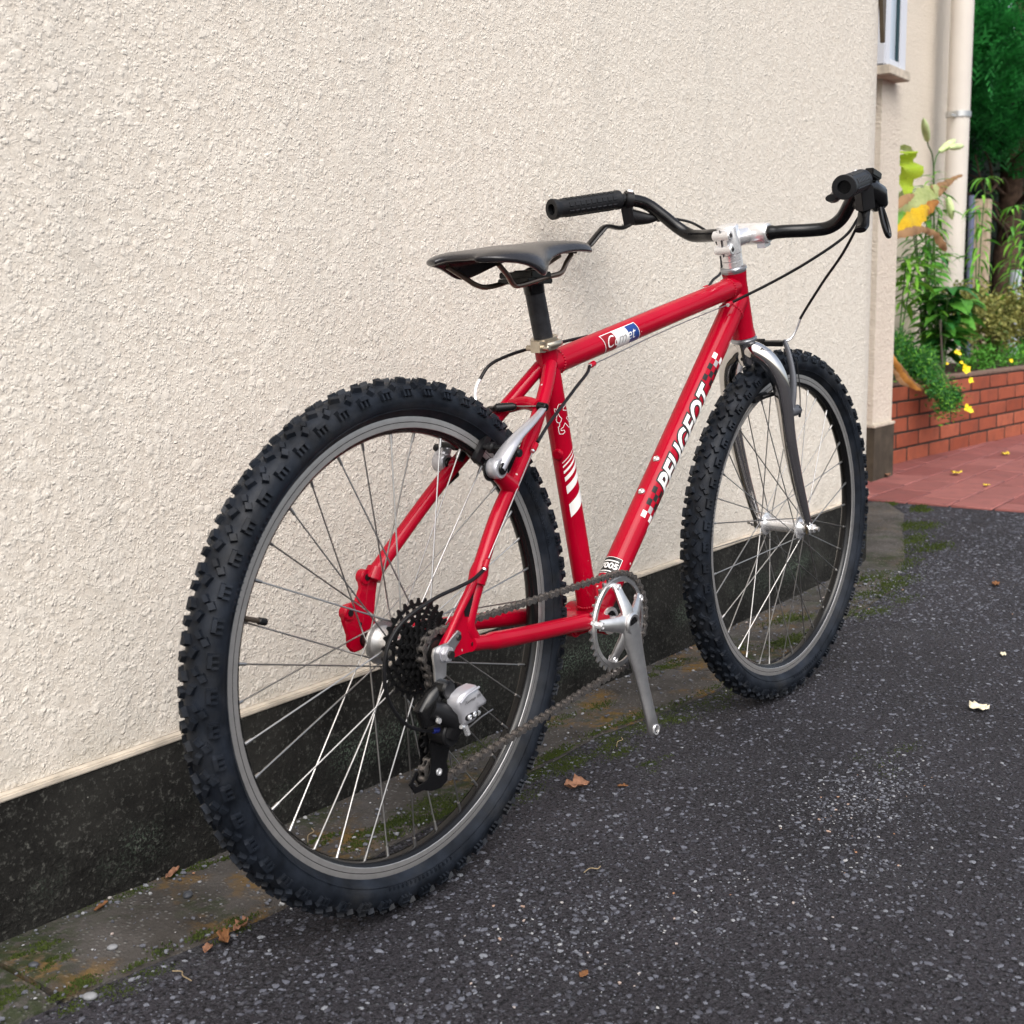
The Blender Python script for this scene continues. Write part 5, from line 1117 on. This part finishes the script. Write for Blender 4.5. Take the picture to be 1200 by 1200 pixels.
# loose and embedded chippings
ico = bmesh.new(); bmesh.ops.create_icosphere(ico, subdivisions=1, radius=1); icv = np.array([v.co[:] for v in ico.verts]); icf = [[v.index for v in f.verts] for f in ico.faces]; ico.free()
def chips(name, n, fpos, size, mat, label, cat, sink=.35, seed=5, flat=.55):
    R_ = np.random.default_rng(seed); V_, F_ = [], []; nv = len(icv)
    for i in range(n):
        x, y = fpos(R_); s_ = size(R_); a = R_.uniform(0, 6.28); c_, q_ = math.cos(a), math.sin(a)
        v = icv*(1+R_.normal(size=(nv, 1))*.13)*np.array([s_*R_.uniform(.8, 1.5), s_*R_.uniform(.6, 1.0), s_*flat])
        v = np.stack([v[:, 0]*c_-v[:, 1]*q_+x, v[:, 0]*q_+v[:, 1]*c_+y, v[:, 2]+zg(x, y)+s_*flat*(1-2*sink)], 1)
        F_ += [[j+i*nv for j in f] for f in icf]; V_.append(v)
    me = bpy.data.meshes.new(name); me.from_pydata([tuple(p) for p in np.concatenate(V_)], [], F_); me.materials.append(mat)
    return tag(link(name, me), label, cat, kind='stuff')
t = NT('stone_chips'); g_ = t.n('ShaderNodeNewGeometry').outputs['Random Per Island']
cc_ = t.ramp(g_, [(0, (.018, .018, .024)), (.45, (.040, .041, .053)), (.80, (.080, .084, .105)), (.97, (.115, .122, .146)), (1, (.18, .19, .21))]); t.set(Base_Color=cc_, Roughness=.7); m_chips = t.m
t = NT('pale_chips'); g_ = t.n('ShaderNodeNewGeometry').outputs['Random Per Island']
cc_ = t.ramp(g_, [(0, (.06, .062, .074)), (.5, (.10, .105, .125)), (.85, (.16, .168, .19)), (.97, (.34, .34, .34)), (1, (.30, .15, .08))]); t.set(Base_Color=cc_, Roughness=.75); m_chips2 = t.m
def pos_yard(R_):
    while True:
        x = .5+4.2*R_.random()**1.5; y = -1.9+1.75*R_.random()**.8
        if y < ey(x)-.004 and (x < 2.2 or y > -2.2+.2*(x)): return x, y
chips('gravel', 42000, pos_yard, lambda R_: .0013+.0036*R_.random()**2.8, m_chips, 'grey stone chippings bedded in the dark asphalt', 'gravel', .38, 5, .45)
def pos_pale(R_):
    if R_.random() < .85:
        c_ = [(1.82, -.66), (1.78, -.66), (1.84, -.67), (1.30, -.62), (1.15, -.50), (1.55, -.75)][int(R_.integers(6))]; return c_[0]+R_.normal()*.11, c_[1]+R_.normal()*.050
    return pos_yard(R_)
chips('pale_gravel', 2300, pos_pale, lambda R_: .0010+.0024*R_.random()**3, m_chips2, 'pale stone specks sprinkled across the asphalt', 'gravel', .30, 6, .5)
def pos_far(R_):
    while True:
        x = 2.9+1.78*R_.random(); y = -.9+1.15*R_.random()
        if y < ey(x)+.10: return x, y
chips('far_gravel', 7000, pos_far, lambda R_: .0022+.0040*R_.random()**2.5, m_chips, 'grey stone chippings in the asphalt towards the red paving', 'gravel', .40, 15, .4)
def pos_strip(R_):
    x = .45+3.2*R_.random(); y = ey(x)+(0-ey(x))*R_.random(); 
    if R_.random() < .5: y = -.012-abs(R_.normal())*.018 if R_.random() < .5 else ey(x)+R_.normal()*.012
    return x, y
chips('path_grit', 2200, pos_strip, lambda R_: .0009+.0030*R_.random()**3, m_chips2, 'loose grit on the old concrete along the plinth', 'grit', .2, 7, .6)
# moss: tiny tufts along the joints
m_moss = mat_leaf('moss_green', (.008, .018, .003), (.040, .056, .008), .85, .1)
PATCH = [(.80, -.060, .014, 26), (.78, -.098, .012, 26), (.735, -.125, .020, 40), (.700, -.055, .020, 40), (.95, -.022, .030, 60), (1.05, -.020, .020, 40), (1.22, -.095, .018, 20), (1.30, -.150, .045, 120), (1.42, -.172, .055, 190), (1.60, -.20, .07, 260), (1.70, -.205, .07, 260), (1.80, -.215, .06, 220), (1.93, -.24, .05, 120),
         (2.05, -.215, .08, 190), (2.25, -.245, .07, 130), (2.60, -.20, .08, 120), (2.80, -.12, .07, 90), (1.75, -.33, .025, 35), (2.02, -.64, .05, 36), (3.15, -.215, .10, 140), (3.45, -.15, .12, 160), (3.9, -.06, .14, 200), (4.25, .08, .12, 120), (.76, -.17, .025, 60), (.83, -.185, .03, 70), (4.64, .30, .06, 70), (4.66, .15, .07, 60), (1.95, -.07, .05, 50), (2.3, -.05, .04, 50), (.96, -.195, .02, 26), (1.62, -.025, .05, 60)]
def moss():
    R_ = np.random.default_rng(9); V_, F_ = [], []
    for x0, y0, r, n in PATCH:
        subs = [(x0+R_.normal()*r*1.1, y0+R_.normal()*r*.32) for _ in range(7)]
        for _ in range(n*9):
            a, b_ = subs[int(R_.integers(7))]; k = R_.random()
            x = a+R_.normal()*r*.35; y = min(-.008 if x < 3.5 else .35, b_+R_.normal()*r*.16); z = zg(x, y)-.001; ks = 1+max(0, x-2.3)*.7; h = (.0010+.0026*R_.random())*ks; w_ = (.0009+.0010*R_.random())*ks; an = R_.uniform(0, 6.28)
            n0 = len(V_)
            for j in range(3): V_.append((x+w_*math.cos(an+j*2.09), y+w_*math.sin(an+j*2.09), z))
            V_.append((x+R_.normal()*.001, y+R_.normal()*.001, z+h)); F_ += [[n0, n0+1, n0+3], [n0+1, n0+2, n0+3], [n0+2, n0, n0+3]]
    me = bpy.data.meshes.new('moss'); me.from_pydata(V_, [], F_); me.materials.append(m_moss); return tag(link('moss', me), 'dark green moss in the joints of the concrete strip', 'moss', kind='stuff')
moss()
# fallen leaves, each its own
m_l1 = simple('pale_dead_leaf', (.68, .62, .46), .7, var=.2, scale=60); m_l2 = simple('brown_dead_leaf', (.19, .085, .035), .8, var=.4, scale=60); m_l3 = simple('pink_brown_leaf', (.25, .125, .075), .8, var=.4, scale=80); m_l4 = simple('yellow_fallen_leaf', (.75, .55, .05), .7, var=.2)
m_straw = simple('dry_straw', (.26, .20, .12), .8, var=.3)
m_greyp = simple('pale_pebble', (.20, .205, .215), .6, var=.2, scale=90); m_darkp = simple('dark_pebble', (.050, .054, .062), .55, var=.3, scale=90)
def fallen(x, y, L, Wd, az_, mat, label, curl=.5, z=None, n=8, cat='leaf'):
    vs = []; rr = random.Random(int(x*1000)+int(y*777))
    for i in range(n+1):
        t = i/n; w_ = Wd*.5*math.sin(PI*min(1, t*.93+.05))**.7*rr.uniform(.75, 1.15)
        for k in (-1, -.5, 0, .5, 1):
            vs.append(((t-.5)*L, k*w_*rr.uniform(.9, 1.1), abs(k)*w_*curl*rr.uniform(.3, 1.4)+.004*rr.random()*L/.03+curl*L*.35*(t-.5)**2))
    b = MB().add(vs, [[i*5+k, i*5+k+1, (i+1)*5+k+1, (i+1)*5+k] for i in range(n) for k in range(4)])
    o = b.build('fallen_leaf', mat, None, angle=80); o.location = (x, y, (zg(x, y) if z is None else z)+.0015); o.rotation_euler = (0, 0, az_)
    so2 = o.modifiers.new('s', 'SOLIDIFY'); so2.thickness = .0004
    return tag(o, label, cat)
fallen(2.331, -.694, .040, .036, -.5, m_l1, 'pale cream fallen leaf alone on the asphalt right of the front wheel', .35)
fallen(1.590, -.288, .040, .020, -.7, m_l3, 'crumpled pinkish brown leaf on the asphalt behind the rear wheel', 1.2)
fallen(1.636, -.344, .017, .009, -.9, m_l2, 'small orange brown leaf beside the crumpled pinkish one', .5)
fallen(.978, -.196, .030, .014, .3, m_l3, 'crumpled pink leaf at the edge of the concrete strip left of the rear wheel', 1.2)
fallen(.945, -.203, .034, .014, 1.0, m_l2, 'torn brown leaf shreds next to the crumpled pink leaf', 1.0)
fallen(.918, -.205, .018, .012, .5, m_l3, 'small torn pink leaf bit furthest left at the edge of the strip', .9)
fallen(1.02, -.020, .035, .010, .4, m_l3, 'curled tan leaf lying against the plinth behind the tyre', .8)
fallen(.90, -.030, .026, .008, .3, m_l2, 'thin curled brown leaf against the plinth at far left', .8)
fallen(1.12, -.600, .016, .010, .2, m_l2, 'tiny orange leaf fragment in the lower foreground', .5)
fallen(3.42, -.43, .045, .022, .2, m_l2, 'orange brown leaf on the asphalt towards the red paving', .6)
fallen(5.55, .31, .06, .045, .4, m_l4, 'yellow fallen leaf on the red paving near the planter', .5, z=.010)
fallen(6.4, .33, .05, .04, .9, m_l4, 'yellow fallen petal leaf further back on the paving', .5, z=.010)
fallen(5.25, .10, .035, .03, 0, m_l4, 'small yellow leaf in the middle of the red paving', .5, z=.010)
fallen(5.62, .02, .045, .03, 0, m_l4, 'pale yellow leaf nearest the right edge on the paving', .4, z=.010)
fallen(6.0, .12, .07, .03, .3, m_l2, 'dry brown leaf on the paving right of the yellow ones', .6, z=.010)
fallen(5.35, .55, .07, .04, .7, m_l3, 'tan dead leaf at the foot of the brick planter', .6, z=.010)
fallen(2.73, -.63, .028, .014, .2, m_l1, 'small whitish leaf chip on the asphalt above the big pale leaf', .4)
for i, (x, y, a, L_, lb) in enumerate([(1.20, -.090, .6, .05, 'pale straw stem on the concrete under the rear wheel'), (1.10, -.060, .2, .04, 'short pale twig between rear tyre and plinth'), (.86, -.245, 1.4, .035, 'bent dry twig at the bottom left corner'), (1.79, -.24, .3, .05, 'dark thin twig by the crank arm'), (1.34, -.46, -.4, .03, 'tiny straw in the middle of the asphalt')]):
    b = MB().tube(spline([(0, 0, .002), (L_*.4, .003, .004), (L_*.7, -.002, .003), (L_, .004, .002)], 4), .0007, 6); o = b.build('twig', m_straw, None); o.location = (x, y, zg(x, y)+.001); o.rotation_euler = (0, 0, a); tag(o, lb, 'twig')
for x, y, r, lb in ((.845, -.125, .007, 'smooth pale grey pebble on the concrete strip at lower left'), (.765, -.090, .0065, 'dark grey pebble in front of the moss patch at lower left'), (.99, -.085, .009, 'round dark pebble on the strip nearest the rear tyre'), (1.52, -.10, .006, 'bluish pebble on the strip under the rear wheel'), (2.72, -.09, .008, 'blue grey stone on the strip seen through the front wheel'), (.772, -.182, .009, 'pale angular stone wedged in the joint at the bottom left')):
    r *= .78; b = MB().ball((0, 0, r*.35), r, (1.2, .9, .6), nu=14, nv=9); o = b.build('pebble', m_greyp if 'pale' in lb else m_darkp, None, angle=80); o.location = (x, y, zg(x, y)); o.rotation_euler = (0, 0, x*7); tag(o, lb, 'pebble')
